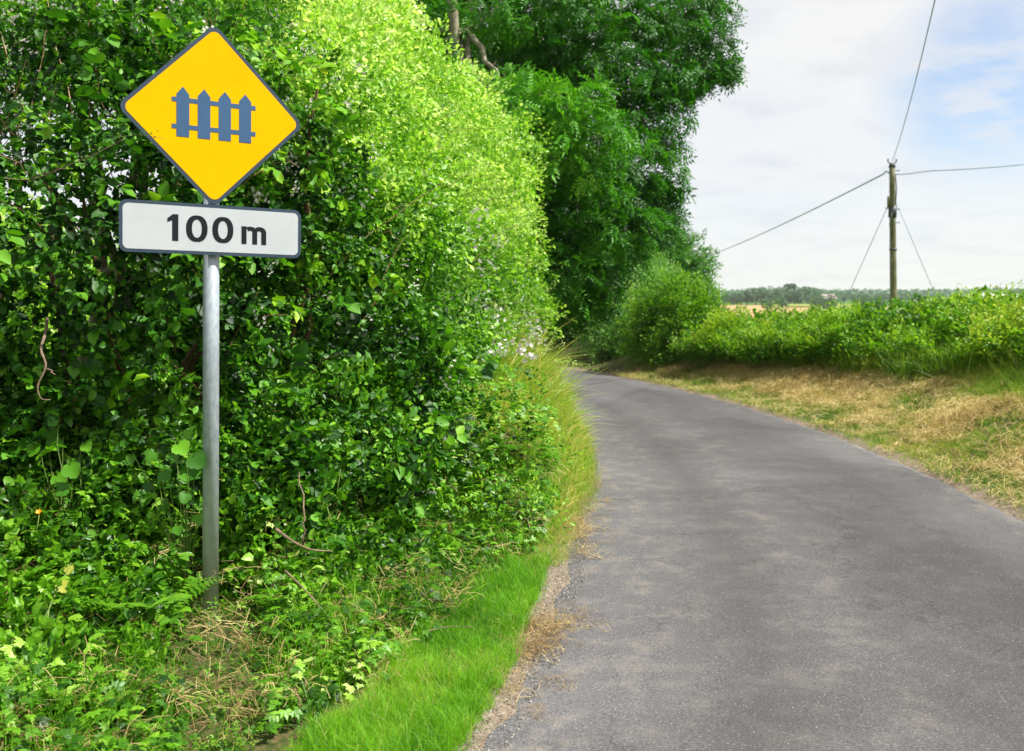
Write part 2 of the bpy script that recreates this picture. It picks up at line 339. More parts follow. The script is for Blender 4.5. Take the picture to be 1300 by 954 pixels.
# ------------------------------------------------------------------ leaf and twig templates
def leaf_hi(l=1., w=.62, fold=.12, droop=.12, lobed=False):
    V = [(0, 0, 0), (0, .5, -fold*.3), (0, 1, -droop), (-w*.5, .32, fold), (-w*.36, .74, fold*.5), (w*.5, .32, fold), (w*.36, .74, fold*.5)]
    T = [(0, 1, 3), (3, 1, 4), (4, 1, 2), (0, 5, 1), (5, 6, 1), (6, 2, 1)]
    return np.array(V)*l, np.array(T)
def leaf_lo(l=1., w=.62, fold=.12, droop=.1):
    V = [(0, 0, 0), (w*.5, .45, fold), (0, 1, -droop), (-w*.5, .45, fold)]
    return np.array(V)*l, np.array([(0, 1, 2), (0, 2, 3)])
def rotm(ax, an):
    return np.array(Matrix.Rotation(an, 3, ax))
def compose(parts):
    V = []; T = []; C = []; n = 0
    for v, t_, c in parts:
        V.append(v); T.append(t_+n); C.append(np.full(len(v), c)); n += len(v)
    return np.concatenate(V), np.concatenate(T), np.concatenate(C)
def sprig_bramble(r, hi=True, size=.055, n=7, L_=.26):
    parts = []; f = leaf_hi if hi else leaf_lo
    for k in range(n):
        u = (k+.6)/n; base = np.array([0, u*L_, -.25*u*u*L_]); side = 1 if k % 2 else -1
        for a in (-55, 0, 55):
            s = size*r.uniform(.7, 1.15)*(1.1 if a == 0 else .9)
            v, t_ = f(s, r.uniform(.6, .8), r.uniform(.05, .18), r.uniform(.0, .25))
            A_ = R(-side*60+a*.9+r.uniform(-15, 15)) if k < n-1 else R(a+r.uniform(-10, 10))
            M3 = rotm('Z', A_)@rotm('X', R(r.uniform(-45, 25)))@rotm('Y', R(r.uniform(-35, 35)))
            pet = rotm('Z', R(-side*60))@np.array([0, size*.6, 0]) if k < n-1 else np.zeros(3)
            parts.append((v@M3.T+base+pet+np.array([0, 0, r.uniform(-.01, .015)]), t_, r.uniform(-.20, .20)+.16*(u-.5)))
    return compose(parts)
def sprig_small(r, hi=True, size=.034, n=22, L_=.24, w=.6):
    parts = []; f = leaf_hi if hi else leaf_lo
    for k in range(n):
        u = (k+.5)/n; side = 1 if k % 2 else -1
        br = side*r.uniform(.0, .09)*(1-u*.6)
        base = np.array([br, u*L_, -.15*u*u*L_+r.uniform(-.03, .03)])
        s = size*r.uniform(.7, 1.25)
        v, t_ = f(s, w*r.uniform(.85, 1.15), r.uniform(.05, .15), r.uniform(0, .2))
        M3 = rotm('Z', R(-side*r.uniform(15, 80)))@rotm('X', R(r.uniform(-40, 45)))@rotm('Y', R(r.uniform(-45, 45)))
        parts.append((v@M3.T+base, t_, r.uniform(-.22, .22)+.2*(u-.5)))
    return compose(parts)
def sprig_ash(r, leaves=3, lf=11, ll=.26, size=.085, w=.34):
    parts = []
    for q_ in range(leaves):
        Ra = rotm('Z', R(r.uniform(-70, 70)))@rotm('X', R(r.uniform(-50, 15)))@rotm('Y', R(r.uniform(-40, 40)))
        tt = r.uniform(-.08, .08)
        for k in range(lf):
            i = k//2; side = 1 if k % 2 else -1
            u = (i+1)/(lf//2+1)
            if k == lf-1: an = 0; u = 1
            else: an = -side*60
            v, t_ = leaf_lo(size*r.uniform(.85, 1.1), w, .06, .15)
            v = v@(rotm('Z', R(an+r.uniform(-8, 8)))@rotm('X', R(r.uniform(-25, 5)))).T+np.array([0, u*ll, -.12*u*u])
            parts.append((v@Ra.T, t_, tt+r.uniform(-.05, .05)))
    return compose(parts)
def T_(fn, count, **k): return [fn(np.random.default_rng(100+i), **k) for i in range(count)]
t_br_hi = T_(sprig_bramble, 6); t_br_lo = T_(sprig_bramble, 4, hi=False, size=.06)
t_br_big = T_(sprig_bramble, 4, size=.078, n=5, L_=.34); t_sm_hi = T_(sprig_small, 5); t_sm_lo = T_(sprig_small, 4, hi=False, size=.045, n=20, L_=.3)
t_ash = T_(sprig_ash, 5)
t_bush = T_(sprig_small, 4, hi=False, size=.075, n=18, L_=.42)
def blossom(r):
    parts = []
    for k in range(7):
        c = r.normal(size=3)*.02; c[1] += .03
        for a in range(5):
            v, t_ = leaf_lo(.012, .8, .05, -.1); parts.append((v@(rotm('Z', R(a*72))@rotm('X', R(20))).T+c, t_, r.uniform(-.2, .2)))
    return compose(parts)
t_blos = T_(blossom, 3)

def place(geo, temps, P, Nn, scale, tint, up=.35, out=.6, rand=.8, face=.8, sc=.25):
    "sprigs at P grow roughly outward, leaves face outward and up"
    n = len(P); r = rng.normal(size=(n, 3)); r = norm(r)
    d = Nn*out+r*rand+np.array([0, 0, up])
    z = Nn*face+np.array([0, 0, .7])+rng.normal(size=(n, 3))*.35
    scatter(geo, temps, P, basis(d, z), scale*(1+rng.uniform(-sc, sc, n)), tint)

# ------------------------------------------------------------------ hedges as a swept profile
def catmull(P, n):
    P = np.array(P, float); Q = np.vstack([2*P[0]-P[1], P, 2*P[-1]-P[-2]]); out = []
    for i in range(len(P)-1):
        a, b, c, d = Q[i:i+4]
        for t_ in np.linspace(0, 1, n, endpoint=False):
            out.append(.5*((2*b)+(c-a)*t_+(2*a-5*b+4*c-d)*t_**2+(-a+3*b-3*c+d)*t_**3))
    out.append(P[-1]); return np.array(out)
def resample(P, k):
    d = np.r_[0, np.cumsum(np.linalg.norm(np.diff(P, axis=0), axis=1))]; u = k*d[-1]
    return np.stack([np.interp(u, d, P[:, i]) for i in range(P.shape[1])], -1), d[-1]
def hedge_pts(path, prof, n, side, height, amp=.3, depth=.22, thin=None, s0=0, s1=1, nscale=.9, seed=0):
    """n points through the skin of a hedge. path: plan points; prof: (outward, z-fraction) polyline from front foot over the top to the back foot;
    height: function of plan points; side: +1 when outward is to the right of the direction of travel"""
    C_ = catmull(path, 20); s = rng.uniform(s0, s1, n); P2, Ltot = resample(C_, s); Pb, _ = resample(C_, np.clip(s+.002, 0, 1)); Pa, _ = resample(C_, np.clip(s-.002, 0, 1))
    tan = norm(Pb-Pa); nor = np.stack([tan[:, 1], -tan[:, 0]], -1)*side
    pr = np.array(prof, float); v = rng.uniform(0, 1, n); Q, Lp = resample(pr, v); Qb, _ = resample(pr, np.clip(v+.01, 0, 1)); Qa, _ = resample(pr, np.clip(v-.01, 0, 1))
    H = height(P2)
    tg = Qb-Qa; tg = np.stack([tg[:, 0], tg[:, 1]*H], -1); tg = norm(tg); qn = np.stack([tg[:, 1], -tg[:, 0]], -1)
    N3 = np.stack([nor[:, 0]*qn[:, 0], nor[:, 1]*qn[:, 0], qn[:, 1]], -1)
    P3 = np.stack([P2[:, 0]+nor[:, 0]*Q[:, 0], P2[:, 1]+nor[:, 1]*Q[:, 0], gz(P2[:, 0], P2[:, 1])+Q[:, 1]*H], -1)
    disp = vnoise(P3, nscale*.5, 33+seed)*amp*.55+fbm(P3, nscale, 30+seed)*amp+fbm(P3, nscale*3.1, 40+seed)*amp*.65
    dep = rng.exponential(depth, n)
    P3 = P3+N3*(disp-dep+.08)[:, None]
    keep = np.ones(n, bool)
    if thin is not None: keep = rng.uniform(0, 1, n) > thin(P3, v)
    keep &= P3[:, 2] > gz(P3[:, 0], P3[:, 1])+.03
    return P3[keep], N3[keep], disp[keep], dep[keep]

LP = [(-9.5, 2.0), (-6.5, 2.8), (-4.3, 3.85), (-2.8, 4.65), (-1.65, 5.05), (-1.1, 5.5), (-.8, 6.3), (-.6, 7.3), (-.44, 8.7), (-.24, 10.3), (-.08, 12), (-.1, 14.5), (-.55, 17), (-1.7, 20.5), (-5, 25)]
prof_l = [(.30, 0), (.34, .15), (.20, .4), (.05, .7), (-.35, .93), (-.9, 1.0), (-1.5, .95), (-1.9, .7), (-2.0, .3), (-1.9, .05)]
def HL(P): return np.interp(P[:, 1], [2, 4.5, 5.4, 6.5, 8, 11, 14, 20], [3.3, 3.3, 3.1, 2.95, 2.75, 2.2, 1.95, 2.0])
hole = np.array(W(170, 470, 5.4)); hole_b = np.array(W(165, 470, 7.4))
hole2 = np.array(W(40, 170, 5.5)); hole2_b = np.array(W(30, 170, 7.2))
def thin_l(P, v):
    t_ = .8*sst(2.1, 2.8, P[:, 2])*sst(-.9, -1.9, P[:, 0])
    for h_, rd_, k in ((hole, .5, .97), (hole_b, .85, .99), (hole2, .65, .75), (hole2_b, 1.0, .85)):
        d = np.linalg.norm((P-h_)*[1, .6, 1.2], axis=1); t_ = np.maximum(t_, k*np.exp(-(d/rd_)**4))
    t_ = np.maximum(t_, np.clip(fbm(P, 1.8, 77)*1.5-.15, 0, .8))
    return t_
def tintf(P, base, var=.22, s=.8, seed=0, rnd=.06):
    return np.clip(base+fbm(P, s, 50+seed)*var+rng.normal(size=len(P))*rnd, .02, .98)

def blob(g, temps, c, rad, n, tint=.5, scale=1., rand=.9, up=.2, var=.2, shell=.45, amp=.3, tseed=0):
    d = norm(rng.normal(size=(n, 3))); rr = 1-np.minimum(rng.exponential(shell*.45, n), .95)
    rad = np.array(rad if hasattr(rad, '__len__') else (rad,)*3, float)
    P = np.array(c)+d*rad*rr[:, None]*(1+amp*fbm(d*1.6+np.array(c)*3.1, 1.3, 60+tseed))[:, None]
    zmin = gz(P[:, 0], P[:, 1])+.03; k = P[:, 2] > zmin; P, d = P[k], d[k]
    place(g, temps, P, norm(d/rad), scale, tintf(P, tint, var, 1.3, 7+tseed), up=up, rand=rand)
def shoots(g, temps, P, Nn, length, k=7, scale=.7, tint=.6, stalk=None, up=.6):
    "long leafy sprays that stand out of a hedge"
    for i in range(len(P)):
        d = norm(Nn[i]*.7+norm(rng.normal(size=3))*.6+np.array([0, 0, up])); l = length*rng.uniform(.5, 1.2)
        u = np.linspace(0, 1, k)[:, None]; pts = P[i]-d*.1+d*l*u+np.array([0, 0, -.35*l])*u*u
        place(g, temps, pts, np.repeat(d[None], k, 0), scale*np.linspace(1.1, .6, k), np.full(k, np.clip(tint+rng.normal()*.12, 0, .95))+rng.normal(size=k)*.04, up=0, out=1.0, rand=.55)
        if stalk is not None: tube(stalk, pts, np.linspace(.003, .0015, k), 4, rng.uniform(0, 1), False)
# the hedge behind the sign, up to its corner with the lane
bh = empty('bramble_hedge', (-1.5, 6, gz(-1.5, 6)))
tag(bh, 'tall dark bramble hedge right behind the crossing sign, twiggy and leafy down to the verge', 'hedge')
g = Geo()
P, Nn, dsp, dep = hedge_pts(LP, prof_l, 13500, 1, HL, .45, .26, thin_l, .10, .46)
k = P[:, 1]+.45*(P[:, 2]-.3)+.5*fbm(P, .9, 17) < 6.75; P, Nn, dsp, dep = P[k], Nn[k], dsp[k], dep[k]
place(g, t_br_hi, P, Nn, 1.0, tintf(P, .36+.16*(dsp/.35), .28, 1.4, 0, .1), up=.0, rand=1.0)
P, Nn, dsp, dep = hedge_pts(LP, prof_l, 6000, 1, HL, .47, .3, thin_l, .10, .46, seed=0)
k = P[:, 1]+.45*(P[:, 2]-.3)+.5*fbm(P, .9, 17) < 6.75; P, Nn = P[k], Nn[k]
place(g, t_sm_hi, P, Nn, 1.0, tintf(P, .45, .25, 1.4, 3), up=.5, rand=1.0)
def sub(o, root):                       # world-space mesh under an Empty
    o.parent = root; o.matrix_parent_inverse = Matrix.Translation(root.location).inverted(); return o
P, Nn, dsp, dep = hedge_pts(LP, prof_l, 2600, 1, HL, .45, .12, thin_l, .10, .46)
k = P[:, 1]+.45*(P[:, 2]-.3) < 6.75; P, Nn = P[k], Nn[k]
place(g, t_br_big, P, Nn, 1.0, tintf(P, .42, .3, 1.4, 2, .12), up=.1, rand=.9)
gs = Geo()
P, Nn, dsp, dep = hedge_pts(LP, prof_l, 240, 1, HL, .45, .02, None, .12, .42, seed=0)
k = P[:, 1] < 6.4; shoots(g, t_br_hi, P[k], Nn[k], .38, 5, .62, .5, gs)
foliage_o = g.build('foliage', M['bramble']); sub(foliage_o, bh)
gb = Geo(); P, Nn, dsp, dep = hedge_pts(LP, prof_l, 1500, 1, HL, .45, .02, lambda P, v: np.clip(.75-fbm(P, 1.6, 91)*2, 0, 1), .12, .44)
k = (P[:, 1] < 6.3) & (P[:, 2] > .8); P, Nn = P[k], Nn[k]; place(gb, t_blos, P+Nn*.06, Nn, 1.0, np.full(len(P), .55), up=.3, rand=.5); tag(sub(gb.build('blossom', M['petal']), bh), kind='stuff')
# stems inside and canes arching out
g = Geo()
Pc, Nc, _, _ = hedge_pts(LP, prof_l, 420, 1, HL, .3, .3, None, .10, .40, seed=9)
for i in range(len(Pc)):
    if Pc[i][1] > 6.3: continue
    b = Pc[i]-Nc[i]*rng.uniform(.2, .6)+rng.normal(size=3)*.12-np.array([0, 0, .3]); e = Pc[i]+Nc[i]*rng.uniform(-.1, .1)+rng.normal(size=3)*.18
    tube(g, curve_pts(b, e, rng.uniform(0, .12), 6, .012, i), np.linspace(.0045, .002, 6), 5, rng.uniform(.2, .9), False)
for i in range(15):
    x = rng.uniform(-5, -1.25); s = (x+5)/4.6; y = np.interp(x, [-5, -2.8, -1.5, -.4], [4.2, 5.3, 5.8, 8.6])+rng.uniform(-.1, .4)
    b = np.array([x, y, float(gz(x, y))]); e = b+np.array([rng.uniform(-.5, .5), rng.uniform(-.4, .4), rng.uniform(1.8, 3.0)])
    tube(g, curve_pts(b, e, 0, 9, .05, 90+i), np.linspace(rng.uniform(.02, .04), .008, 9), 7, rng.uniform(.1, .5), False)
g.V += gs.V; g.C += gs.C; g.T += [t_+g.n for t_ in gs.T]; g.n += gs.n
st = tag(sub(g.build('twigs', M['cane'], smooth=True), bh), kind='stuff')

# the flowering stretch along the lane
fh = empty('flowering_hedge', (-.9, 9, gz(-.9, 9)))
tag(fh, 'tall bright green hedge with pale blossom along the left edge of the lane', 'hedge')
g = Geo()
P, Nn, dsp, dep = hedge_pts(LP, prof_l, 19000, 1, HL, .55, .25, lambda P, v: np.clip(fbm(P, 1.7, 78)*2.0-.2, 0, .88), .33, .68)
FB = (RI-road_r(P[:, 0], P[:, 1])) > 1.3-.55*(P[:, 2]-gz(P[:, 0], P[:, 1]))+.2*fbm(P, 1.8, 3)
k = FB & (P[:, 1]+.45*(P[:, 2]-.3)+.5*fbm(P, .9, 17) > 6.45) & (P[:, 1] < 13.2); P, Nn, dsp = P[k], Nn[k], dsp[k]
place(g, t_sm_hi, P, Nn, 1.15, tintf(P, .41+.20*(dsp/.4)+.12*(P[:, 2]-1.7), .42, 1.6, 5, .12), up=.5, rand=.9)  # tint rises with height, painting the sunlit hedge top into the leaves
P, Nn, dsp, dep = hedge_pts(LP, prof_l, 7500, 1, HL, .55, .25, None, .33, .66, seed=0)
FB = (RI-road_r(P[:, 0], P[:, 1])) > 1.3-.55*(P[:, 2]-gz(P[:, 0], P[:, 1]))+.2*fbm(P, 1.8, 3)
k = FB & (P[:, 1]+.45*(P[:, 2]-.3)+.5*fbm(P, .9, 17) > 6.45) & (P[:, 1] < 13.2) & (P[:, 2] < 2.0); P, Nn = P[k], Nn[k]
place(g, t_br_hi, P, Nn, .95, tintf(P, .25, .2, 1.2, 6), up=0, rand=1.0)
for px, py, d, r in ((600, 205, 10.6, .6), (615, 235, 11.2, .5), (550, 170, 9.8, .6), (630, 290, 11.8, .42), (510, 140, 9.2, .6), (600, 275, 10.0, .5), (645, 345, 12.4, .4), (440, 120, 7.4, .5), (490, 215, 7.8, .4), (540, 255, 8.8, .45), (590, 350, 9.4, .4), (625, 390, 10.6, .38), (530, 370, 7.9, .36), (455, 260, 7.0, .4), (500, 330, 7.4, .36), (560, 450, 8.4, .4), (660, 400, 12.8, .36), (390, 190, 6.6, .3)):
    blob(g, t_sm_hi, W(px, py, d), r*1.1, int(640*r*r)+60, .54+(.12 if py < 300 else -.14)+rng.uniform(-.1, .1), 1.3, up=.5, tseed=int(px) % 4, shell=.5, amp=.45)  # sunlit top painted in: upper lobes lighter, lower ones darker
gs = Geo()
P, Nn, dsp, dep = hedge_pts(LP, prof_l, 520, 1, HL, .55, .02, None, .37, .65, seed=0)
k = (P[:, 1] > 6) & (P[:, 1] < 13) & (P[:, 2] > .7); shoots(g, t_sm_hi, P[k], Nn[k], .8, 8, .62, .68, gs)
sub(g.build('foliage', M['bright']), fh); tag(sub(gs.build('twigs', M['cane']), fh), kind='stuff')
g = Geo()
P, Nn, dsp, dep = hedge_pts(LP, prof_l, 2900, 1, HL, .55, .02, lambda P, v: np.clip(.66-fbm(P, 1.5, 99)*1.9, 0, 1), .36, .62)
k = (P[:, 1] > 6) & (P[:, 1] < 12) & (P[:, 2] > 1.0); P, Nn = P[k], Nn[k]
place(g, t_blos, P+Nn*.08, Nn, 2.0, np.full(len(P), .6), up=.3, rand=.5)
tag(sub(g.build('blossom', M['petal']), fh), kind='stuff')
# upright leafy shoots and a shrub that rises behind the flowering hedge
def stems(g, base, tops, r0, r1=.012, wob=.06, sides=7):
    for i, tp in enumerate(tops):
        tube(g, curve_pts(base, tp, rng.uniform(-.1, .2), 9, wob, i+int(abs(tp[0])*31)), np.linspace(r0, r1, 9)**1, sides, .5, False)

sh = empty('hazel_shrub', (-2.4, 9.6, gz(-2.4, 9.6)))
tag(sh, 'sunlit yellow-green shrub rising above the hedge, to the right of the yellow diamond', 'shrub')
g = Geo(); tops = []
for px, py, d, r in ((350, 40, 8.6, .6), (410, 30, 9, .65), (440, 60, 9.3, .55), (395, 95, 8.2, .6), (430, 130, 8.4, .5), (330, -30, 9.4, .8), (400, -50, 9.6, .8), (455, 20, 10.2, .35), (465, 110, 9.3, .42), (370, 150, 7.9, .5)):
    c = W(px, py, d); tops.append(c); blob(g, t_sm_hi, c, (r*1.1, r, r), 430, .70+rng.uniform(-.12, .12), 1.35, up=.4, tseed=2)
sub(g.build('crown', M['bright']), sh)
g = Geo(); stems(g, (-2.4, 9.6, float(gz(-2.4, 9.6))), tops, .026, .006)
sub(g.build('trunk', M['bark'], smooth=True), sh)

# hawthorn over the upper left corner
ht = empty('hawthorn_tree', (-3.3, 7.6, gz(-3.3, 7.6)))
tag(ht, 'dark small-leaved hawthorn tree filling the upper left corner behind the sign', 'tree')
g = Geo(); tops = []
for px, py, d, r in ((20, 30, 6.6, .55), (90, 20, 6.9, .6), (150, 40, 6.6, .5), (220, 20, 7.2, .6), (290, 10, 7.4, .5), (60, 90, 6.4, .45), (180, 90, 6.5, .45), (110, -60, 7.2, .8), (230, -60, 7.6, .8), (-40, -20, 6.9, .7), (320, -70, 8, .6), (250, 70, 6.9, .4)):
    c = W(px, py, d); tops.append(c); blob(g, t_sm_hi, c, r*1.1, 190, .4, 1.1, up=.1, tseed=3, shell=.8)
sub(g.build('crown', M['hawthorn']), ht)
g = Geo(); stems(g, (-3.3, 7.6, float(gz(-3.3, 7.6))), tops, .06, .01, .08)
for i in range(90):
    c = np.array(tops[i % len(tops)])+rng.normal(size=3)*.15; tube(g, curve_pts(c, c+rng.normal(size=3)*.4, .05, 5, .03, i), np.linspace(.008, .003, 5), 5, .5, False)
sub(g.build('trunk', M['bark'], smooth=True), ht)

fb = empty('field_shrub', (-6.5, 12.5, gz(-6.5, 12.5))); tag(fb, 'bright sunlit shrubs glimpsed through the gap in the hedge left of the post', 'shrub')
g = Geo(); tops = []
for px, py, d, r in ((30, 420, 12.5, .9), (110, 400, 12.8, .9), (170, 440, 12.2, .8), (230, 420, 12.6, .9), (70, 480, 12, .8), (140, 490, 12, .8), (210, 490, 12.1, .8), (290, 450, 12.8, .9), (0, 350, 13, .9), (260, 370, 13, .8), (-60, 430, 12.5, 1.0)):
    c = W(px, py, d); tops.append(c); blob(g, t_bush, c, r, 330, .62, 1.2, up=.4, tseed=2)
sub(g.build('crown', M['bright']), fb); g = Geo(); stems(g, tuple(fb.location), tops, .05, .01, .05, 6); sub(g.build('trunk', M['bark']), fb)
# hedge further round the bend, under the big tree
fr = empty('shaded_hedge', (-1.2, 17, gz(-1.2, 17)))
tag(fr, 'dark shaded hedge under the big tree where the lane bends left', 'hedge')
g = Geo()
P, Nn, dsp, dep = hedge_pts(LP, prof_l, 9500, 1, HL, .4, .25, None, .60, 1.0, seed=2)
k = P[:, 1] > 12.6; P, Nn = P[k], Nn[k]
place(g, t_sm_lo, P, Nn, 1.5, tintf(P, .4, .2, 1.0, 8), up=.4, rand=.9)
sub(g.build('foliage', M['bend_shade']), fr)

# ------------------------------------------------------------------ the big ash tree
tb = np.array([-1.1, 15.6, float(gz(-1.1, 15.6))])
tr = empty('ash_tree', tb); tag(tr, 'huge dark green ash tree overhanging the lane behind the left hedge', 'tree')
clumps = []
for px, py, d, r in ((515, 30, 14.2, .75), (520, 95, 13.6, .6), (645, 20, 15, .8), (715, 15, 15.2, .85), (780, 30, 15.6, .85), (845, 25, 16, .8), (885, 20, 16.4, .6), (893, 60, 16.2, .42), (902, 92, 16.2, .36), (926, 84, 16.2, .18), (868, 112, 16.2, .42),
        (700, 75, 15.5, .8), (770, 95, 15.4, .85), (835, 100, 16, .7), (620, 80, 16.4, .7), (815, 150, 15.8, .7), (838, 185, 15.9, .35),
        (560, 150, 13.5, .55), (610, 160, 13.3, .6), (665, 150, 13.6, .65), (720, 140, 13.8, .65), (755, 175, 14, .6), (640, 120, 13.8, .5), (700, 195, 13.8, .6), (530, 160, 13.8, .4),
        (660, 210, 14.6, .7), (735, 240, 14.6, .75), (800, 215, 15.4, .7), (812, 262, 15.4, .62), (838, 240, 15.6, .38), (835, 283, 15.8, .36), (770, 290, 15, .75), (700, 290, 14.8, .75), (720, 350, 15, .7), (755, 345, 15.2, .5), (800, 315, 15.4, .36), (745, 385, 15.4, .5), (715, 392, 15.2, .45), (700, 370, 15, .55), (655, 270, 15, .7), (600, 190, 14.4, .6), (550, 200, 14.2, .6), (630, 250, 14.6, .6), (480, 60, 14.0, .6), (500, 150, 14.2, .5),
        (600, 230, 15.5, .7), (560, 40, 17.5, .9), (640, -20, 16.5, 1.0), (740, -40, 16.8, 1.1), (840, -50, 17, 1.0), (540, -40, 15.8, 1.0), (690, 130, 17.5, .8), (740, 230, 17.6, .9), (660, 60, 18, .8), (700, 320, 17.2, .9), (760, 300, 17.5, .8), (620, -120, 16, 1.2), (740, -140, 17, 1.2), (840, -130, 18, 1.0), (520, 0, 19, 1.1), (620, 160, 18.5, 1.0)):
    clumps.append((np.array(W(px, py, d)), r))
g = Geo()
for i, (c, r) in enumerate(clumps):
    blob(g, t_ash, c, (r*1.1, r*1.1, r*.72), int(25+200*r*r), .36+(.30 if c[1] < 14.1 else .14*(c[1] < 15.1))+rng.uniform(-.1, .1), 1.0, up=.08, rand=1.0, tseed=i % 5, shell=.6, var=.3, amp=.5)  # nearer clumps get a lighter tint, painting the lit layer of the crown
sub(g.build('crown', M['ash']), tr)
g = Geo()
forks = [np.array(W(572, -30, 14.3)), np.array(W(590, 40, 14.8)), np.array(W(640, 130, 15.8)), np.array(W(700, 60, 16.2)), np.array(W(600, -60, 15.8))]
for i, f_ in enumerate(forks):
    tube(g, curve_pts(tb+rng.normal(size=3)*[.15, .15, 0], f_, 0, 10, .05, i), np.linspace(.17, .075, 10), 10, .5, False)
for i, (c, r) in enumerate(clumps):
    f_ = forks[int(np.argmin([np.linalg.norm(c-q)+(2 if c[2] < q[2]-.5 else 0) for q in forks]))]
    tube(g, curve_pts(f_, c, rng.uniform(-.1, .35), 9, .07, 50+i), np.linspace(.055, .012, 9), 7, .5, False)
    for k in range(5):
        e = c+norm(rng.normal(size=3))*r*.8; tube(g, curve_pts(c, e, .05, 5, .03, k+i*7), np.linspace(.014, .005, 5), 5, .5, False)
sub(g.build('trunk', M['bark'], smooth=True), tr)

# ------------------------------------------------------------------ bushes and trees beyond the bend
def bush(name, label, cat, mat, base, lobes, n, temps, tint, scale=1., var=.22, group=None):
    e = empty(name, (base[0], base[1], float(gz(base[0], base[1])))); tag(e, label, cat, group)
    g = Geo(); tops = []
    for px, py, d, r in lobes:
        c = np.array(W(px, py, d)); tops.append(c); blob(g, temps, c, (r, r, r*.9), int(n*r*r*1.3), tint+rng.uniform(-.07, .07), scale, up=.35, tseed=int(px) % 5, shell=.6, var=var, amp=.35)
    sub(g.build('crown', mat), e)
    g = Geo(); stems(g, tuple(e.location), tops, .06, .015, .05, 6)
    sub(g.build('trunk', M['bark'], smooth=True), e); return e
bush('round_bush', 'rounded leafy green bush on the outside of the bend, nearest the low bank', 'bush', M['olive'], (4.3, 20.8),
     [(850, 395, 21, .62), (885, 400, 21, .55), (905, 425, 20.5, .5), (865, 435, 20.6, .6), (830, 440, 21.2, .55), (895, 450, 20.4, .4), (840, 410, 21.5, .6), (860, 380, 21.8, .45), (925, 440, 20.3, .4)], 700, t_sm_lo, .5, 1.5)
bush('pale_bush', 'pale silvery green drooping bush behind the rounded one at the bend', 'bush', M['pale'], (3.1, 24),
     [(790, 410, 24, .6), (810, 390, 24.2, .55), (780, 440, 23.6, .5), (810, 440, 23.4, .55), (825, 415, 23.6, .6), (760, 425, 24.5, .4), (800, 460, 23.2, .4), (845, 375, 24.6, .5), (820, 365, 25, .4)], 750, t_sm_lo, .55, 1.5)
bush('dark_bush', 'dark shaded bush where the lane disappears round the corner', 'bush', M['bend_shade'], (2.0, 27.5),
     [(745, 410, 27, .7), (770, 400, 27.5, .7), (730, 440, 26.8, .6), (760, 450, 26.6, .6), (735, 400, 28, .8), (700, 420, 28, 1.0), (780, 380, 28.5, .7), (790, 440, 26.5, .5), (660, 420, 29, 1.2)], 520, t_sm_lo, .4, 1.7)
bush('roadside_tree', 'small dark round-headed tree standing behind the bushes at the bend', 'tree', M['hawthorn'], (6.3, 36.5),
     [(855, 325, 36, 1.0), (872, 348, 36, .9), (835, 345, 36.2, .9), (880, 365, 35.6, .6), (850, 310, 36.4, .6), (860, 370, 36, .9), (828, 320, 37, .6)], 260, t_bush, .42, 1.3)
bush('willow_tree', 'pale grey-green tree just left of the small dark tree at the bend', 'tree', M['pale'], (5.0, 32.5),
     [(822, 345, 32, .65), (832, 370, 32, .7), (815, 330, 32.4, .45), (805, 375, 32, .7), (845, 385, 32, .7), (790, 350, 33, .7)], 420, t_bush, .5, 1.0)

# ------------------------------------------------------------------ the right bank
RP = [(11.5, -2), (9.6, 3.5), (8.3, 7.5), (6.85, 12), (6.0, 15.2), (4.9, 18.2), (4.2, 19.8)]
prof_r = [(.85, 0), (.62, .22), (.35, .5), (.1, .78), (-.15, .95), (-.6, 1.0), (-1.2, .95), (-1.7, .7), (-1.9, .3)]
def HR(P): return np.interp(P[:, 1], [0, 8, 12, 15, 18, 20], [.75, .7, .66, .54, .40, .5])
rh = empty('bank_hedge', (7.3, 13, gz(7.3, 13))); tag(rh, 'low overgrown bramble and bracken hedge along the top of the right bank', 'hedge')
g = Geo()
P, Nn, dsp, dep = hedge_pts(RP, prof_r, 16000, -1, HR, .40, .2, None, .22, 1.0, nscale=1.1, seed=6)
place(g, t_sm_lo, P, Nn, 1.15, tintf(P, .58+.2*(dsp/.3), .22, 1.2, 9), up=.6, rand=.9)
P, Nn, dsp, dep = hedge_pts(RP, prof_r, 4500, -1, HR, .28, .12, None, .22, 1.0, nscale=1.3, seed=6)
place(g, t_br_lo, P, Nn, 1.1, tintf(P, .35, .22, 1.2, 2), up=.4, rand=.9)
# tall shoots that break the top line
for i in range(90):
    s = rng.uniform(.3, .97); q, _ = resample(catmull(RP, 20), np.array([s])); x, y = q[0][0]+rng.uniform(.1, 1.0), q[0][1]+rng.uniform(-.2, .2)
    h = float(HR(q)[0])+rng.uniform(.05, .34); z0 = float(gz(x, y)); n = 9
    pp = np.stack([np.full(n, x)+rng.normal(size=n)*.035, np.full(n, y)+rng.normal(size=n)*.03, z0+np.linspace(h-.35, h, n)], -1)
    place(g, t_sm_lo, pp, norm(rng.normal(size=(n, 3))), .62, np.full(n, rng.uniform(.3, .6)), up=.5, rand=.6)
sub(g.build('foliage', M['olive']), rh)

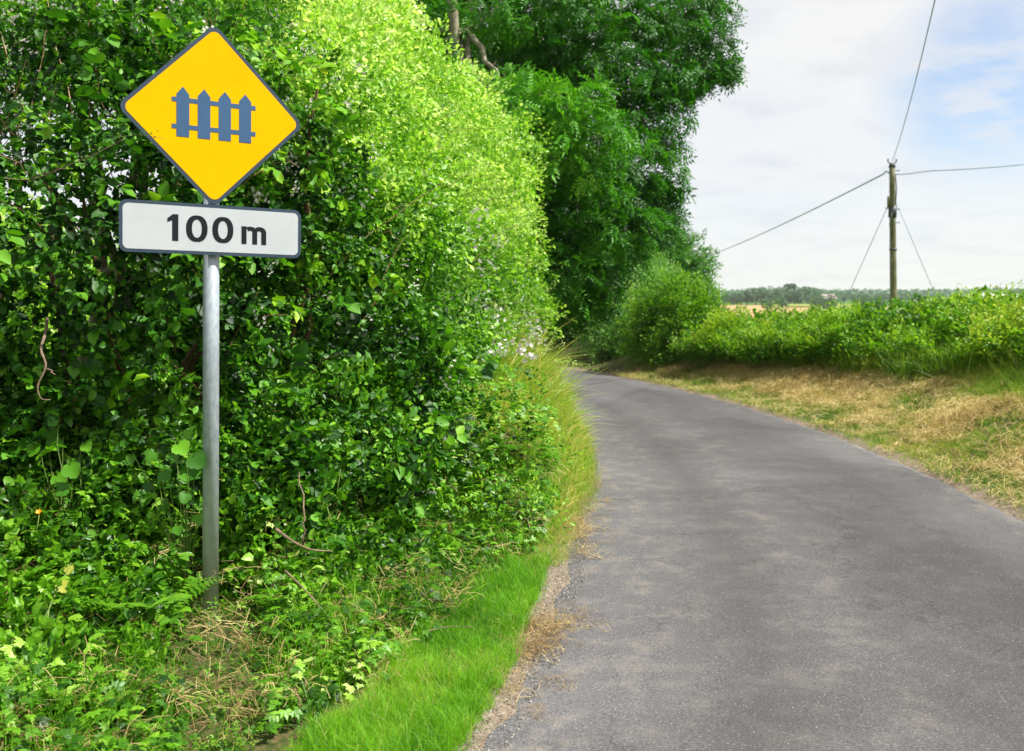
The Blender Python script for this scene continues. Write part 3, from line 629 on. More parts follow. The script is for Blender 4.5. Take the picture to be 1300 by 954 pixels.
# grass, straw and weeds ------------------------------------------------
def blade_t(r, n=9, h=1., spread=.16, w=.035, bend=.5):
    parts = []
    for k in range(n):
        b = np.array([*(r.normal(size=2)*spread*.6), 0]); a = r.uniform(0, 2*math.pi); hh = h*r.uniform(.5, 1.1); bn = r.uniform(.1, bend)*hh
        dx, dy = math.cos(a), math.sin(a); px_, py_ = -dy, dx; ww = w*r.uniform(.6, 1.2)
        V = []
        for u in (0, .4, .75):
            c = b+np.array([dx*bn*u*u, dy*bn*u*u, hh*u*(1-.15*u)]); wd = ww*(1-u*.6); V += [c-np.array([px_, py_, 0])*wd*.5, c+np.array([px_, py_, 0])*wd*.5]
        V.append(b+np.array([dx*bn, dy*bn, hh*.85]))
        parts.append((np.array(V), np.array([(0, 1, 3), (0, 3, 2), (2, 3, 5), (2, 5, 4), (4, 5, 6)]), r.uniform(-.15, .15)))
    return compose(parts)
t_blade = T_(blade_t, 6); t_blade_fine = T_(blade_t, 5, n=12, w=.02, bend=.9, spread=.22)
t_blade_tall = T_(blade_t, 6, n=9, w=.022, bend=.8, spread=.22)
I3 = np.eye(3)
def upright(n, lean=.25):
    d = np.stack([rng.normal(size=n)*lean, rng.normal(size=n)*lean, np.ones(n)], -1); d = norm(d)
    a = rng.uniform(0, 2*math.pi, n); xx = np.stack([np.cos(a), np.sin(a), np.zeros(n)], -1); x = norm(xx-d*np.sum(xx*d, -1, keepdims=True)); y = np.cross(d, x)
    return np.stack([x, y, d], -1)
def straw_t(r, n=11, l=.10, w=.0020):
    parts = []
    for k in range(n):
        a = r.uniform(0, 2*math.pi); b = np.array([*(r.normal(size=2)*.04), r.uniform(.004, .03)]); ll = l*r.uniform(.4, 1.2); dx, dy = math.cos(a), math.sin(a)
        V = []
        for u in (0, .5, 1):
            c = b+np.array([dx*ll*u+(-dy)*.02*math.sin(u*3)*r.uniform(-1, 1), dy*ll*u, .03*math.sin(u*3.1)*r.uniform(0, 1)-.004*u]); V += [c-np.array([-dy, dx, 0])*w*.5, c+np.array([-dy, dx, 0])*w*.5+np.array([0, 0, w*.3])]
        parts.append((np.array(V), np.array([(0, 1, 3), (0, 3, 2), (2, 3, 5), (2, 5, 4)]), r.uniform(-.25, .25)))
    return compose(parts)
t_straw = T_(straw_t, 6)
def onground(r, a, lift=0):
    x = CX+r*np.cos(a); y = CY+r*np.sin(a); return np.stack([x, y, gz(x, y)+lift], -1)
def gw(y): return np.interp(y, [3, 4, 5, 5.8], [.62, .56, .42, .2])
# lush short grass at the left foot of the lane
n = 15000; r_ = RI-rng.uniform(-.02, .95, n); a_ = rng.uniform(math.asin((2.3-CY)/RI), math.asin((6.9-CY)/RI), n); P = onground(r_, a_)
w_ = np.clip((P[:, 1]-2.5)/3, 0, 1); k = rng.uniform(0, 1, n) < np.clip((RI-r_+.04-.06*fbm(P, 2.5, 4))/.12, 0, 1)
P = P[k]; k = (RI-road_r(P[:, 0], P[:, 1]) < gw(P[:, 1])+.12*fbm(P, 4, 4)) & ((P[:, 1] < 5.5+fbm(P, 3, 4)*.3)); P = P[k]; k = RI-road_r(P[:, 0], P[:, 1]) > .06+.1*fbm(P, 2.2, 6); P = P[k]
g = Geo(); scatter(g, t_blade_fine, P, upright(len(P), .45), rng.uniform(.05, .12, len(P))*(1+.6*fbm(P, 5, 8)), tintf(P, .44, .4, 3, 0, .16))
# taller seeding grass spilling over the lane's left edge
n = 22000; r_ = RI-rng.uniform(-.14, 1.6, n); a_ = rng.uniform(math.asin((5.35-CY)/RI), math.asin((19-CY)/RI), n); P = onground(r_, a_)
hgt = np.interp(P[:, 1], [5.5, 6.5, 8, 10, 13, 18], [.12, .22, .48, .75, .85, .8])*np.clip(.40+(RI-r_)*1.1, .3, 1.2)
sk = rng.uniform(0, 1, len(P)) < .55; PA = P[sk]; scatter(g, t_blade_tall, PA, upright(len(PA), .35), hgt[sk]*rng.uniform(.6, 1.25, len(PA)), tintf(PA, .48, .45, 1.2, 1, .18))
sel = rng.uniform(0, 1, len(P)) < .75+.5*fbm(P, 1.2, 12)
g2 = Geo(); scatter(g2, t_blade_tall, P[sel]+[.02, 0, 0], upright(int(sel.sum()), .4), hgt[sel]*rng.uniform(.8, 1.25, int(sel.sum())), tintf(P[sel], .78, .4, 1.5, 2, .2))
n = 3000; r_ = RI-rng.uniform(.08, 1.25, n); a_ = rng.uniform(math.asin((6.2-CY)/RI), math.asin((15-CY)/RI), n); PS = onground(r_, a_)
PS = PS[rng.uniform(0, 1, n) < .45+.9*fbm(PS, 1.1, 44)]; scatter(g2, t_blade_tall, PS, upright(len(PS), .45), rng.uniform(.25, .55, len(PS))*np.interp(PS[:, 1], [6, 8, 20], [.5, 1, 1.1]), np.clip(rng.normal(.95, .06, len(PS)), 0, 1.1))
tag(g2.build('seeding_grass', M['vgrass']), 'tall shaggy yellow-green grass gone to seed on the left bank of the lane', 'grass', kind='stuff')
tag(g.build('verge_grass', M['grass']), 'bright green grass growing along the left edge of the lane', 'grass', kind='stuff')
# right bank grass
n = 48000; dr = rng.uniform(0, 1, n)**.8*3.1; a_ = rng.uniform(R(-14), R(17), n); P = onground(RO+dr-.02, a_)
hay_m = fbm(P, 1.5, 21)*1.1+.36*np.exp(-((dr-1.35)/.7)**2)+.06*(P[:, 1] < 11)-.55*np.exp(-(dr/.5)**2)
k = rng.uniform(0, 1, n) < np.clip(1.1-hay_m*.6, .45, 1); P = P[k]; dr = dr[k]; hm = hay_m[k]
g = Geo(); scatter(g, t_blade_fine, P, upright(len(P), .45), (.07+.22*np.clip((dr-1.5)/1.2, 0, 1))*rng.uniform(.7, 1.4, len(P)), tintf(P, .54+.35*np.clip(hm, -.5, 1), .35, 1.8, 3, .15))
# tall seeding grass and weeds against the hedge
n = 11000; dr = rng.uniform(1.7, 3.3, n); a_ = rng.uniform(R(-14), R(17), n); P = onground(RO+dr, a_); wd = np.interp(P[:, 1], [8, 12, 15.5, 18.5, 21], [4.4, 2.9, 2.3, 1.7, 1.2])
k = (dr > wd-.9+.35*fbm(P, 1.5, 5)) & (dr < wd+.5); P = P[k]
scatter(g, t_blade_tall, P, upright(len(P), .35), rng.uniform(.2, .62, len(P)), tintf(P, .42, .4, 1.2, 4, .18))
tag(g.build('bank_grass', M['vgrass']), 'patchy green and yellow mown grass on the right bank', 'grass', kind='stuff')
n = 60000; dr = rng.uniform(0, 1, n)*2.6; a_ = rng.uniform(R(-14), R(18), n); P = onground(RO+dr, a_)
hay_m = fbm(P, 1.5, 21)*1.1+.36*np.exp(-((dr-1.35)/.7)**2)+.06*(P[:, 1] < 11)-.55*np.exp(-(dr/.5)**2)
k = rng.uniform(0, 1, n) < np.clip(.05+hay_m*.5, .05, .6); P[:, 2] += .05*np.clip(fbm(P, 3.5, 31)+.1, 0, 1)*rng.uniform(0, 1, n); P = P[k]
g = Geo(); scatter(g, t_straw, P, upright(len(P), .25), rng.uniform(1.0, 1.9, len(P)), tintf(P, .62, .3, 1.5, 3, .12))
tag(g.build('cut_hay', M['straw']), 'pale dry cut hay lying in patches on the right bank', 'hay', kind='stuff')
# dry clippings along the left edge of the tarmac
n = 2600; r_ = RI+rng.normal(size=n)*.12-.04; a_ = rng.uniform(math.asin((3.0-CY)/RI), math.asin((9-CY)/RI), n); P = onground(r_, a_)
P[:, 2] = np.maximum(P[:, 2], .008)
k = rng.uniform(0, 1, n) < np.clip(.35+fbm(P, 2.0, 14)*1.6, 0, 1)*np.where(P[:, 1] > 7.5, .5, 1); P = P[k]
g = Geo(); scatter(g, t_straw, P, upright(len(P), .1), rng.uniform(.35, .9, len(P)), tintf(P, .28, .35, 3, 3, .18))
tag(g.build('dry_clippings', M['straw']), 'brown dry clippings strewn along the left edge of the tarmac', 'clippings', kind='stuff')
# loose grit
oct_v = np.array([(1, 0, 0), (-1, 0, 0), (0, 1, 0), (0, -1, 0), (0, 0, .7), (0, 0, -.7)], float); oct_t = np.array([(0, 2, 4), (2, 1, 4), (1, 3, 4), (3, 0, 4), (2, 0, 5), (1, 2, 5), (3, 1, 5), (0, 3, 5)])
n = 14000; r_ = RI+np.abs(rng.normal(size=n))*.22-.12; a_ = rng.uniform(math.asin((2.6-CY)/RI), math.asin((12-CY)/RI), n); P = onground(r_, a_); P[:, 2] = np.maximum(P[:, 2], .006)
g = Geo(); scatter(g, [(oct_v, oct_t, np.zeros(6))], P, upright(n, .6), rng.uniform(.0015, .0055, n)*1.0, rng.uniform(0, 1, n))
gm_ = leafmat('grit', [(0, (.09, .09, .09)), (.6, (.24, .22, .20)), (1, (.5, .47, .42))], 0, .9)
tag(g.build('grit', gm_), 'loose stone grit along the left edge of the tarmac', 'grit', kind='stuff')

# undergrowth at the hedge foot round the post
def weed_t(r, n=7, size=.032):
    parts = []
    for k in range(n):
        a = r.uniform(0, 360); st_ = r.uniform(.02, .10); c = np.array([math.cos(R(a))*st_*.6, math.sin(R(a))*st_*.6, r.uniform(.02, .14)])
        for j in range(5):     # a lobed leaf of five fingers
            v, t_ = leaf_lo(size*r.uniform(.8, 1.2)*(1.1 if j == 2 else .85), .55, .05, .05)
            parts.append((v@(rotm('Z', R(a-90+(j-2)*42))@rotm('X', R(-10))).T+c, t_, r.uniform(-.06, .06)+.1*(k % 3-1)))
    return compose(parts)
t_weed = T_(weed_t, 6); sx0 = -1.44
def foot_pts(n, y_off=(0, 1.3), x0=-3.6, x1=.5):
    x = rng.uniform(x0, x1, n); yb = np.interp(x, [-4.3, -2.8, -1.65, -1.1, -.8, -.6, .5], [3.95, 4.75, 5.15, 5.6, 6.2, 6.6, 6.9])
    y = yb-rng.uniform(*y_off, n); return x, y
g = Geo()
x, y = foot_pts(13000, (-.3, 2.9)); q_ = fbm(np.stack([x, y, 0*x], -1), 2.6, 61) > -.22+.25*rng.normal(size=len(x)); x, y = x[q_], y[q_]; k = (road_r(x, y) < RI-gw(y)+.12*fbm(np.stack([x, y, 0*x], -1), 2.5, 3)) & ((np.abs(x/y+.313) > .05) | (y > 4.7) | (rng.uniform(0, 1, len(x)) < .75)) & (np.hypot(x, y) > 2.6); x, y = x[k], y[k]
def low(x, y): return np.where((np.abs(x/y+.313) < .055) & (y < 4.75), .38, 1.0)
def mound(x, y):
    yb = np.interp(x, [-4.3, -2.8, -1.65, -1.1, -.8, -.6, .5], [3.95, 4.75, 5.15, 5.6, 6.2, 6.6, 6.9]); u = np.clip((yb-y)/1.35, 0, 1)
    return low(x, y)*.95*(1-u)**1.5*(1+.5*fbm(np.stack([x, y, 0*x], -1), 2.2, 8))
P = np.stack([x, y, gz(x, y)+mound(x, y)*rng.uniform(.1, 1, len(x))], -1); scatter(g, t_weed, P, upright(len(P), .45), rng.uniform(.4, 1.25, len(P))*low(x, y), tintf(P, .36, .4, 2.0, 4, .18))
x, y = foot_pts(4600, (-.4, 1.5)); k = (RI-road_r(x, y) > np.maximum(gw(y), .6+.28*(y-5))) & ((np.abs(x/y+.313) > .075) | (y > 4.75) | (y < 3.6)); x, y = x[k], y[k]
P = np.stack([x, y, gz(x, y)+mound(x, y)*rng.uniform(.3, 1.1, len(x))], -1); place(g, t_br_hi, P, np.tile([[.1, -.7, .5]], (len(P), 1)), .75, tintf(P, .3, .3, 2, 4, .1), up=.2, rand=1.0)
n = 2400; r_ = RI-rng.uniform(.12, 1.6, n); a_ = rng.uniform(math.asin((5.6-CY)/RI), math.asin((15-CY)/RI), n); P = onground(r_, a_); P[:, 2] += rng.uniform(0, .7, n)*np.clip(.2+(RI-r_)*.8, 0, 1)
P = P[rng.uniform(0, 1, n) < .6+fbm(P, 1.3, 71)]; place(g, t_sm_hi, P, np.tile([[.6, -.3, .4]], (len(P), 1)), .85, tintf(P, .5, .35, 2, 4, .1), up=.5, rand=.9)
tag(g.build('ground_weeds', M['bright']), 'low lobed-leaf weeds covering the ground at the foot of the sign post', 'weeds', kind='stuff')
g = Geo()
x, y = foot_pts(5000, (-.2, 2.9)); k = (road_r(x, y) < RI-gw(y)+.05) & ((np.abs(x/y+.313) > .05) | (y > 4.7) | (rng.uniform(0, 1, len(x)) < .75)) & (np.hypot(x, y) > 2.6); x, y = x[k], y[k]
P = np.stack([x, y, gz(x, y)+mound(x, y)*.4], -1); scatter(g, t_blade_fine, P, upright(len(P), .5), rng.uniform(.08, .24, len(P))*low(x, y), tintf(P, .45, .4, 2.2, 5, .2))
tag(g.build('rough_grass', M['grass']), 'straggly grass mixed into the weeds under the hedge', 'grass', kind='stuff')
g = Geo()
x, y = foot_pts(1600, (-.1, 2.9)); k = (road_r(x, y) < RI-gw(y)+.05) & ((np.abs(x/y+.313) > .05) | (y > 4.7) | (rng.uniform(0, 1, len(x)) < .75)) & (np.hypot(x, y) > 2.6); x, y = x[k], y[k]
P = np.stack([x, y, gz(x, y)+.02+(.08+mound(x, y)*.9)*rng.uniform(0, 1, len(x))], -1); scatter(g, t_straw, P, upright(len(P), .6), rng.uniform(.6, 1.25, len(P)), tintf(P, .42, .4, 2.5, 5, .2))
tag(g.build('dry_stalks', M['straw']), 'dead tangled stalks and old grass on the ground below the hedge', 'stalks', kind='stuff')

# big soft leaves of a creeping plant left of the post
def broad(size, r):
    "a heart-shaped, toothed leaf"
    n = 30; th = np.linspace(-math.pi, math.pi, n, endpoint=False); rad = .42*(1+.35*np.cos(th)+.22*np.abs(np.cos(th*2.5))-.12+.06*np.where(np.arange(n) % 2, 1, -1)); rad[0] *= .55
    V = np.stack([rad*np.sin(th), .42+rad*np.cos(th), .10*np.abs(np.sin(th))-.12*np.cos(th)**2], -1); V = np.vstack([V, [0, .35, 0]])
    return V*size, np.array([(i, n, (i+1) % n) for i in range(n)])
def broad_plant(name, label, cat, base, leaves, mat, stalk=True, size=.12, group=None):
    e = empty(name, base); tag(e, label, cat, group); size *= .62; g = Geo(); s = Geo(); r = np.random.default_rng(int(abs(base[0])*1000))
    for lx, ly, lz, k in leaves:
        v, t_ = broad(size*k, r); Rm = basis(np.array([[r.uniform(-.8, .8), -.45, -.7+r.uniform(-.2, .3)]]), np.array([[r.uniform(-.3, .5), -1, .7]]))[0]
        c = np.array([lx, ly, lz]); g.add(v@Rm.T+c, t_, r.uniform(.25, .62))
        if stalk: tube(s, curve_pts((base[0]+r.uniform(-.04, .04), base[1], base[2]), c, .05, 7, .01, int(lx*100) % 97), np.linspace(.004, .002, 7), 5, r.uniform(.2, .9), False)
    sub(g.build('leaves', mat), e)
    if stalk: sub(s.build('stem', M['stalk']), e)
    return e
def gpt(px, py, d):
    w = W(px, py, d); return (w.x, d, float(gz(w.x, d)))
def leafset(lst, d): return [(*W(px, py, d+dd), k) for px, py, dd, k in lst]
broad_plant('nettle_plant', 'big pale heart-shaped leaves climbing at the left edge under the hedge', 'plant', gpt(80, 760, 4.5),
            leafset([(50, 560, 0, 1.1), (85, 585, -.05, 1.3), (68, 600, 0, 1.2), (92, 615, -.05, 1.1), (40, 630, 0, .9), (125, 640, .05, .8), (60, 545, .05, .9), (105, 560, .1, .9), (20, 600, 0, .8), (75, 530, 0, .8), (60, 620, .05, 1), (100, 640, 0, .9), (35, 580, .1, 1), (115, 600, .1, .9), (80, 555, .05, 1.2), (95, 675, 0, .8), (55, 660, .05, .9), (25, 640, 0, .9)], 4.5), M['bramble'])
broad_plant('dock_plant', 'cluster of large toothed leaves just left of the grey post', 'plant', gpt(235, 740, 4.55),
            leafset([(222, 560, 0, 1.3), (240, 575, -.05, 1.4), (205, 595, 0, 1), (215, 572, .05, 1), (250, 590, .05, .9), (228, 600, 0, .9), (168, 575, .1, .7), (245, 545, .05, .8), (200, 570, .05, 1), (235, 620, 0, 1), (215, 635, .05, .9), (190, 610, .1, .8), (250, 650, .05, .9), (225, 665, 0, .8), (205, 650, .1, .8)], 4.5), M['bramble'])
broad_plant('yellowing_plant', 'low plant with yellowing round leaves at the lower left corner', 'plant', gpt(40, 860, 3.75),
            leafset([(22, 832, 0, .6), (12, 845, 0, .55), (30, 820, 0, .5), (75, 735, .3, .9), (90, 715, .35, .7)], 3.75), leafmat('yellow_leaf', [(0, (.35, .40, .03)), (1, (.62, .56, .12))], .4))
g = Geo()
for i in range(34):
    x_ = rng.uniform(-2.75, -.9); y_ = np.interp(x_, [-2.8, -1.5, -.55], [5.0, 5.3, 5.8])-rng.uniform(.15, .6); z_ = float(gz(x_, y_)); h_ = rng.uniform(.35, .75)
    tube(g, curve_pts((x_, y_, z_), (x_+rng.normal()*.07, y_+rng.normal()*.07, z_+h_), 0, 6, .008, i), np.linspace(.0055, .0035, 6), 6, rng.uniform(.3, 1), True)
tag(g.build('cut_stalks', M['stalk']), 'upright cut green stalks standing under the hedge on both sides of the post', 'stalks', kind='stuff')
# ferns
def fern(label, base, fronds, s=1.):
    e = empty('fern', base); tag(e, label, 'fern'); g = Geo(); r = np.random.default_rng(int(abs(base[0])*991))
    for k in range(fronds):
        a = r.uniform(0, 2*math.pi) if k > 2 else -math.pi/2+r.uniform(-.9, .9); Lf = s*r.uniform(.3, .48); nn = 17
        for i in range(1, nn):
            u = i/nn; c = np.array([math.cos(a)*Lf*u*.75, math.sin(a)*Lf*u*.75, Lf*(1.25*u-.75*u*u)]); l = .105*s*math.sin(math.pi*(u*.86+.12))
            for sd_ in (-1, 1):
                d = np.array([[math.cos(a+sd_*1.25), math.sin(a+sd_*1.25), -.1]]); Rm = basis(d, np.array([[0, -.3, 1.]]))[0]; v, t_ = leaf_lo(l, .22, .02, .05)
                g.add(v@Rm.T+c+np.array(base), t_, .45+r.uniform(-.1, .15))
    sub(g.build('fronds', M['olive']), e); return e
fern('green fern fronds low down, immediately left of the grey post', gpt(186, 800, 4.2), 8, 1.05)
fern('small fern left of the post, further from it than the other fern', gpt(120, 815, 4.0), 7, .9)
fern('tiny fern under the broken branch to the right of the post', gpt(352, 745, 4.5), 5, .7)
# orange flower
e = empty('wildflower', gpt(50, 790, 4.3)); tag(e, 'single small orange-yellow wildflower at the left edge of the weeds', 'flower')
c = np.array(W(50, 652, 4.3)); g = Geo()
for a in range(6):
    v, t_ = leaf_lo(.022, .8, .1, -.2); g.add(v@(rotm('Z', R(a*60))@rotm('X', R(35))).T@rotm('X', R(35)).T+c, t_, .7)
sub(g.build('petals', leafmat('orange_petal', [(0, (.9, .35, .02)), (1, (1, .45, .04))], .2)), e)
g = Geo(); tube(g, curve_pts(tuple(e.location), c, .03, 7, .01), .002, 5, .8); sub(g.build('stem', M['stalk']), e)
# dead branches resting in the undergrowth
def branch(label, pts, r0, twigs=()):
    g = Geo(); P = catmull([tuple(W(*q)) for q in pts], 5); tube(g, P, np.linspace(r0, r0*.3, len(P))*(1+.18*np.sin(np.arange(len(P))*2.3)), 7, .5)
    for a, b in twigs: tube(g, curve_pts(tuple(W(*a)), tuple(W(*b)), .01, 5, .006), np.linspace(r0*.6, r0*.3, 5), 6, .5)
    o = g.build('dead_branch', plain('dead_wood', (.17, .12, .075), .9, noise=.4, ns=30), smooth=True); tag(o, label, 'branch'); return o
branch('broken brown branch sticking out of the hedge to the right of the post', [(350, 672, 4.5), (372, 688, 4.55), (395, 698, 4.65), (422, 700, 4.75)], .009, [((384, 692, 4.6), (387, 660, 4.6)), ((387, 662, 4.6), (380, 600, 4.8))])
branch('thin pale stick slanting down through the weeds, right of the post', [(362, 725, 4.35), (390, 752, 4.25), (418, 785, 4.15)], .006)
branch('crooked bare stem hanging in the hollow of the hedge at far left', [(60, 405, 4.75), (57, 425, 4.5), (52, 444, 4.35), (58, 465, 4.32), (48, 490, 4.3), (52, 506, 4.3), (64, 508, 4.3)], .008, [((58, 470, 4.32), (70, 476, 4.3))])
branch('long thin bare twig pointing right below the left corner of the diamond', [(-5, 226, 4.6), (40, 228, 4.6), (78, 214, 4.55), (120, 196, 4.5), (157, 177, 4.5)], .005, [((38, 228, 4.6), (86, 214, 4.5))])
branch('short dry twig lying on the short grass beside the tarmac', [(540, 802, 4.15), (570, 796, 4.2), (602, 796, 4.2)], .004)

# ------------------------------------------------------------------ the road sign
steel = newmat('galvanised_steel'); t = steel[1]; p = steel[2]
tc = N(t, 'ShaderNodeTexCoord'); vv = N(t, 'ShaderNodeTexNoise', Scale=55, Detail=5, Roughness=.7); mpn = N(t, 'ShaderNodeMapping'); mpn.inputs['Scale'].default_value = (1, 1, .45)
t.links.new(tc.outputs['Object'], mpn.inputs[0]); t.links.new(mpn.outputs[0], vv.inputs['Vector'])
rp = ramp(t, [(.3, (.24, .29, .33)), (.5, (.34, .39, .43)), (.7, (.46, .50, .53))]); t.links.new(vv.outputs[0], rp.inputs[0]); 
sz = N(t, 'ShaderNodeSeparateXYZ'); t.links.new(tc.outputs['Object'], sz.inputs[0]); zr = ramp(t, [(0, g3(.75)), (.35, g3(.5)), (.9, g3(0))]); t.links.new(sz.outputs['Z'], zr.inputs[0])
mw = N(t, 'ShaderNodeMix', data_type='RGBA'); t.links.new(zr.outputs[0], mw.inputs['Factor']); t.links.new(rp.outputs[0], mw.inputs[6]); mw.inputs[7].default_value = (.62, .60, .54, 1)
t.links.new(mw.outputs[2], p.inputs['Base Color']); p.inputs['Roughness'].default_value = .5; p.inputs['Metallic'].default_value = .35
M['steel'] = steel[0]
def filmmat(name, c, rough=.35, dirt=.12, spec=.5, hatch=False):
    m, t, p, o = newmat(name); tc = N(t, 'ShaderNodeTexCoord'); n = N(t, 'ShaderNodeTexNoise', Scale=5, Detail=8, Roughness=.7); t.links.new(tc.outputs['Object'], n.inputs['Vector'])
    r = ramp(t, [(.35, tuple(x*(1-dirt) for x in c)), (.6, c)]); t.links.new(n.outputs[0], r.inputs[0]); src = r.outputs[0]
    if hatch:   # the fine ruled pattern of reflective sheeting
        wv = N(t, 'ShaderNodeTexWave', Scale=95, wave_type='BANDS', bands_direction='Z'); t.links.new(tc.outputs['Object'], wv.inputs['Vector'])
        wr = ramp(t, [(0, g3(.93)), (1, g3(1))]); t.links.new(wv.outputs[0], wr.inputs[0]); mm = N(t, 'ShaderNodeMix', data_type='RGBA', blend_type='MULTIPLY', Factor=1)
        t.links.new(src, mm.inputs[6]); t.links.new(wr.outputs[0], mm.inputs[7]); src = mm.outputs[2]
    t.links.new(src, p.inputs['Base Color']); p.inputs['Roughness'].default_value = rough; p.inputs['Specular IOR Level'].default_value = spec; return m
M['border'] = filmmat('border_film', (.026, .048, .078), .4)
M['yellow'] = filmmat('yellow_film', (.80, .41, .0), .6, .07, .03)
M['white'] = filmmat('white_film', (.47, .50, .53), .4, .07, hatch=True)
M['blue'] = filmmat('sky_tinted_film', (.035, .095, .20), .35)  # black symbol film with the sky's blue reflection painted into its colour
M['ink'] = filmmat('black_film', (.012, .016, .02), .6, .1, .1)

def slab(name, outline, y0, y1, mat, parent, holes=None, bevel=0):
    "an outline in x,z pulled from y0 to y1 (front is the smaller y)"
    bm = bmesh.new(); vs = [bm.verts.new((x, y0, z)) for x, z in outline]; f = bm.faces.new(vs)
    ex = bmesh.ops.extrude_face_region(bm, geom=[f]); 
    for v in ex['geom']:
        if isinstance(v, bmesh.types.BMVert): v.co.y = y1
    bmesh.ops.recalc_face_normals(bm, faces=bm.faces)
    if bevel: bmesh.ops.bevel(bm, geom=list(bm.edges), offset=bevel, segments=1, affect='EDGES')
    me = bpy.data.meshes.new(name); bm.to_mesh(me); bm.free(); me.materials.append(mat); o = bpy.data.objects.new(name, me); COL.objects.link(o); o.parent = parent; return o
def round_poly(pts, r, seg=8):
    out = []; n = len(pts)
    for i in range(n):
        p0, p1, p2 = Vector(pts[i-1]), Vector(pts[i]), Vector(pts[(i+1) % n]); a = (p0-p1).normalized(); b = (p2-p1).normalized()
        half = a.angle(b)/2; d = r/math.tan(half); c = p1+(a+b).normalized()*(r/math.sin(half)); s = p1+a*d-c; e = p1+b*d-c; tot = s.angle(e); sg = 1 if s.x*e.y-s.y*e.x > 0 else -1
        for k in range(seg+1):
            v = s.copy(); v.rotate(Matrix.Rotation(sg*tot*k/seg, 2)); out.append(tuple(c+v))
    return out
def diamond(a, r): return round_poly([(a, 0), (0, a), (-a, 0), (0, -a)], r)
def rect(w, h, r): return round_poly([(w/2, -h/2), (w/2, h/2), (-w/2, h/2), (-w/2, -h/2)], r)
def shift(o, dx, dz): return [(x+dx, z+dz) for x, z in o]
sx, sy = -1.452, 4.50
sg = empty('road_sign', (sx, sy, float(gz(sx, sy))-.05), (0, R(.75), R(30)))
tag(sg, 'yellow diamond gate-symbol warning sign above a white 100 m plate on a grey post', 'road sign')
zb = .05-float(gz(sx, sy))
bm = bmesh.new(); bmesh.ops.create_cone(bm, cap_ends=True, segments=40, radius1=.0375, radius2=.0375, depth=2.75)
bmesh.ops.translate(bm, verts=bm.verts, vec=(0, 0, 2.75/2-.12)); me = bpy.data.meshes.new('post'); bm.to_mesh(me); bm.free()
for f in me.polygons: f.use_smooth = len(f.vertices) == 4
me.materials.append(M['steel']); po = bpy.data.objects.new('post', me); COL.objects.link(po); po.parent = sg
DZ, PZ, HA = 2.395+zb, 1.862+zb, .429
FR = -.060
wp = slab('warning_panel', shift(diamond(HA, .045), 0, DZ), FR, FR+.004, M['border'], sg)
slab('panel_face', shift(diamond(HA-.025, .034), 0, DZ), FR-.0012, FR-.0002, M['yellow'], wp)
# crossing gate symbol: four pointed pickets and two rails in one outline set
bm = bmesh.new()
def quadbox(bm, pts, y0, y1):
    a = [bm.verts.new((x, y0, z)) for x, z in pts]; b = [bm.verts.new((x, y1, z)) for x, z in pts]; bm.faces.new(a); bm.faces.new(b[::-1]); n = len(pts)
    for i in range(n): bm.faces.new((a[i], b[i], b[(i+1) % n], a[(i+1) % n]))
cs = [-.1425, -.0475, .0475, .1425]; hw = .0285
for cx_ in cs: quadbox(bm, [(cx_-hw, DZ-.112), (cx_+hw, DZ-.112), (cx_+hw, DZ+.083), (cx_, DZ+.118), (cx_-hw, DZ+.083)], FR-.0026, FR-.0014)
for z_ in (DZ+.057, DZ-.066):
    segs = [(-.192, cs[0]-hw)]+[(cs[i]+hw, cs[i+1]-hw) for i in range(3)]+[(cs[3]+hw, .192)]
    for a, b in segs: quadbox(bm, [(a, z_-.0105), (b, z_-.0105), (b, z_+.0105), (a, z_+.0105)], FR-.0026, FR-.0014)
bmesh.ops.recalc_face_normals(bm, faces=bm.faces); me = bpy.data.meshes.new('gate_symbol'); bm.to_mesh(me); bm.free(); me.materials.append(M['blue']); o = bpy.data.objects.new('gate_symbol', me); COL.objects.link(o); o.parent = wp
dp = slab('distance_plate', shift(rect(.835, .236, .034), 0, PZ), FR, FR+.004, M['border'], sg)
slab('plate_face', shift(rect(.835-.031, .236-.031, .024), 0, PZ), FR-.0012, FR-.0002, M['white'], dp)
# lettering
bm = bmesh.new()
def stroke(bm, path, w, y0, y1, closed=False):
    P = [Vector(q) for q in path]; n = len(P); Lf = []; Rt = []
    for i in range(n):
        a = P[(i-1) % n] if (closed or i > 0) else P[i]; b = P[(i+1) % n] if (closed or i < n-1) else P[i]; tv = (b-a).normalized(); nv = Vector((-tv.y, tv.x)); wi = w(tv) if callable(w) else w
        Lf.append(P[i]+nv*wi/2); Rt.append(P[i]-nv*wi/2)
    for i in range(n if closed else n-1):
        j = (i+1) % n; quadbox(bm, [tuple(Rt[i]), tuple(Rt[j]), tuple(Lf[j]), tuple(Lf[i])], y0, y1)
Y0, Y1 = FR-.0026, FR-.0014; Hc = .122; zb0 = PZ-Hc/2+.002; ww = lambda tv: .0182+.0078*abs(tv.y)
quadbox(bm, [(-.189, zb0), (-.162, zb0), (-.162, zb0+Hc), (-.186, zb0+Hc), (-.210, zb0+Hc*.84), (-.210, zb0+Hc*.70), (-.189, zb0+Hc*.77)], Y0, Y1)
def zero(cx_):
    path = []
    for k in range(40):
        a = 2*math.pi*k/40; c, s = math.cos(a), math.sin(a); e = 2/2.25
        path.append((cx_+.0355*math.copysign(abs(c)**e, c), zb0+Hc/2+(Hc/2-.0092)*math.copysign(abs(s)**e, s)))
    stroke(bm, path, ww, Y0, Y1, True)
zero(-.079); zero(.040)
mx0 = .139; xh = .084; sw = .0235
quadbox(bm, [(mx0-sw/2, zb0), (mx0+sw/2, zb0), (mx0+sw/2, zb0+xh), (mx0-sw/2, zb0+xh)], Y0, Y1)
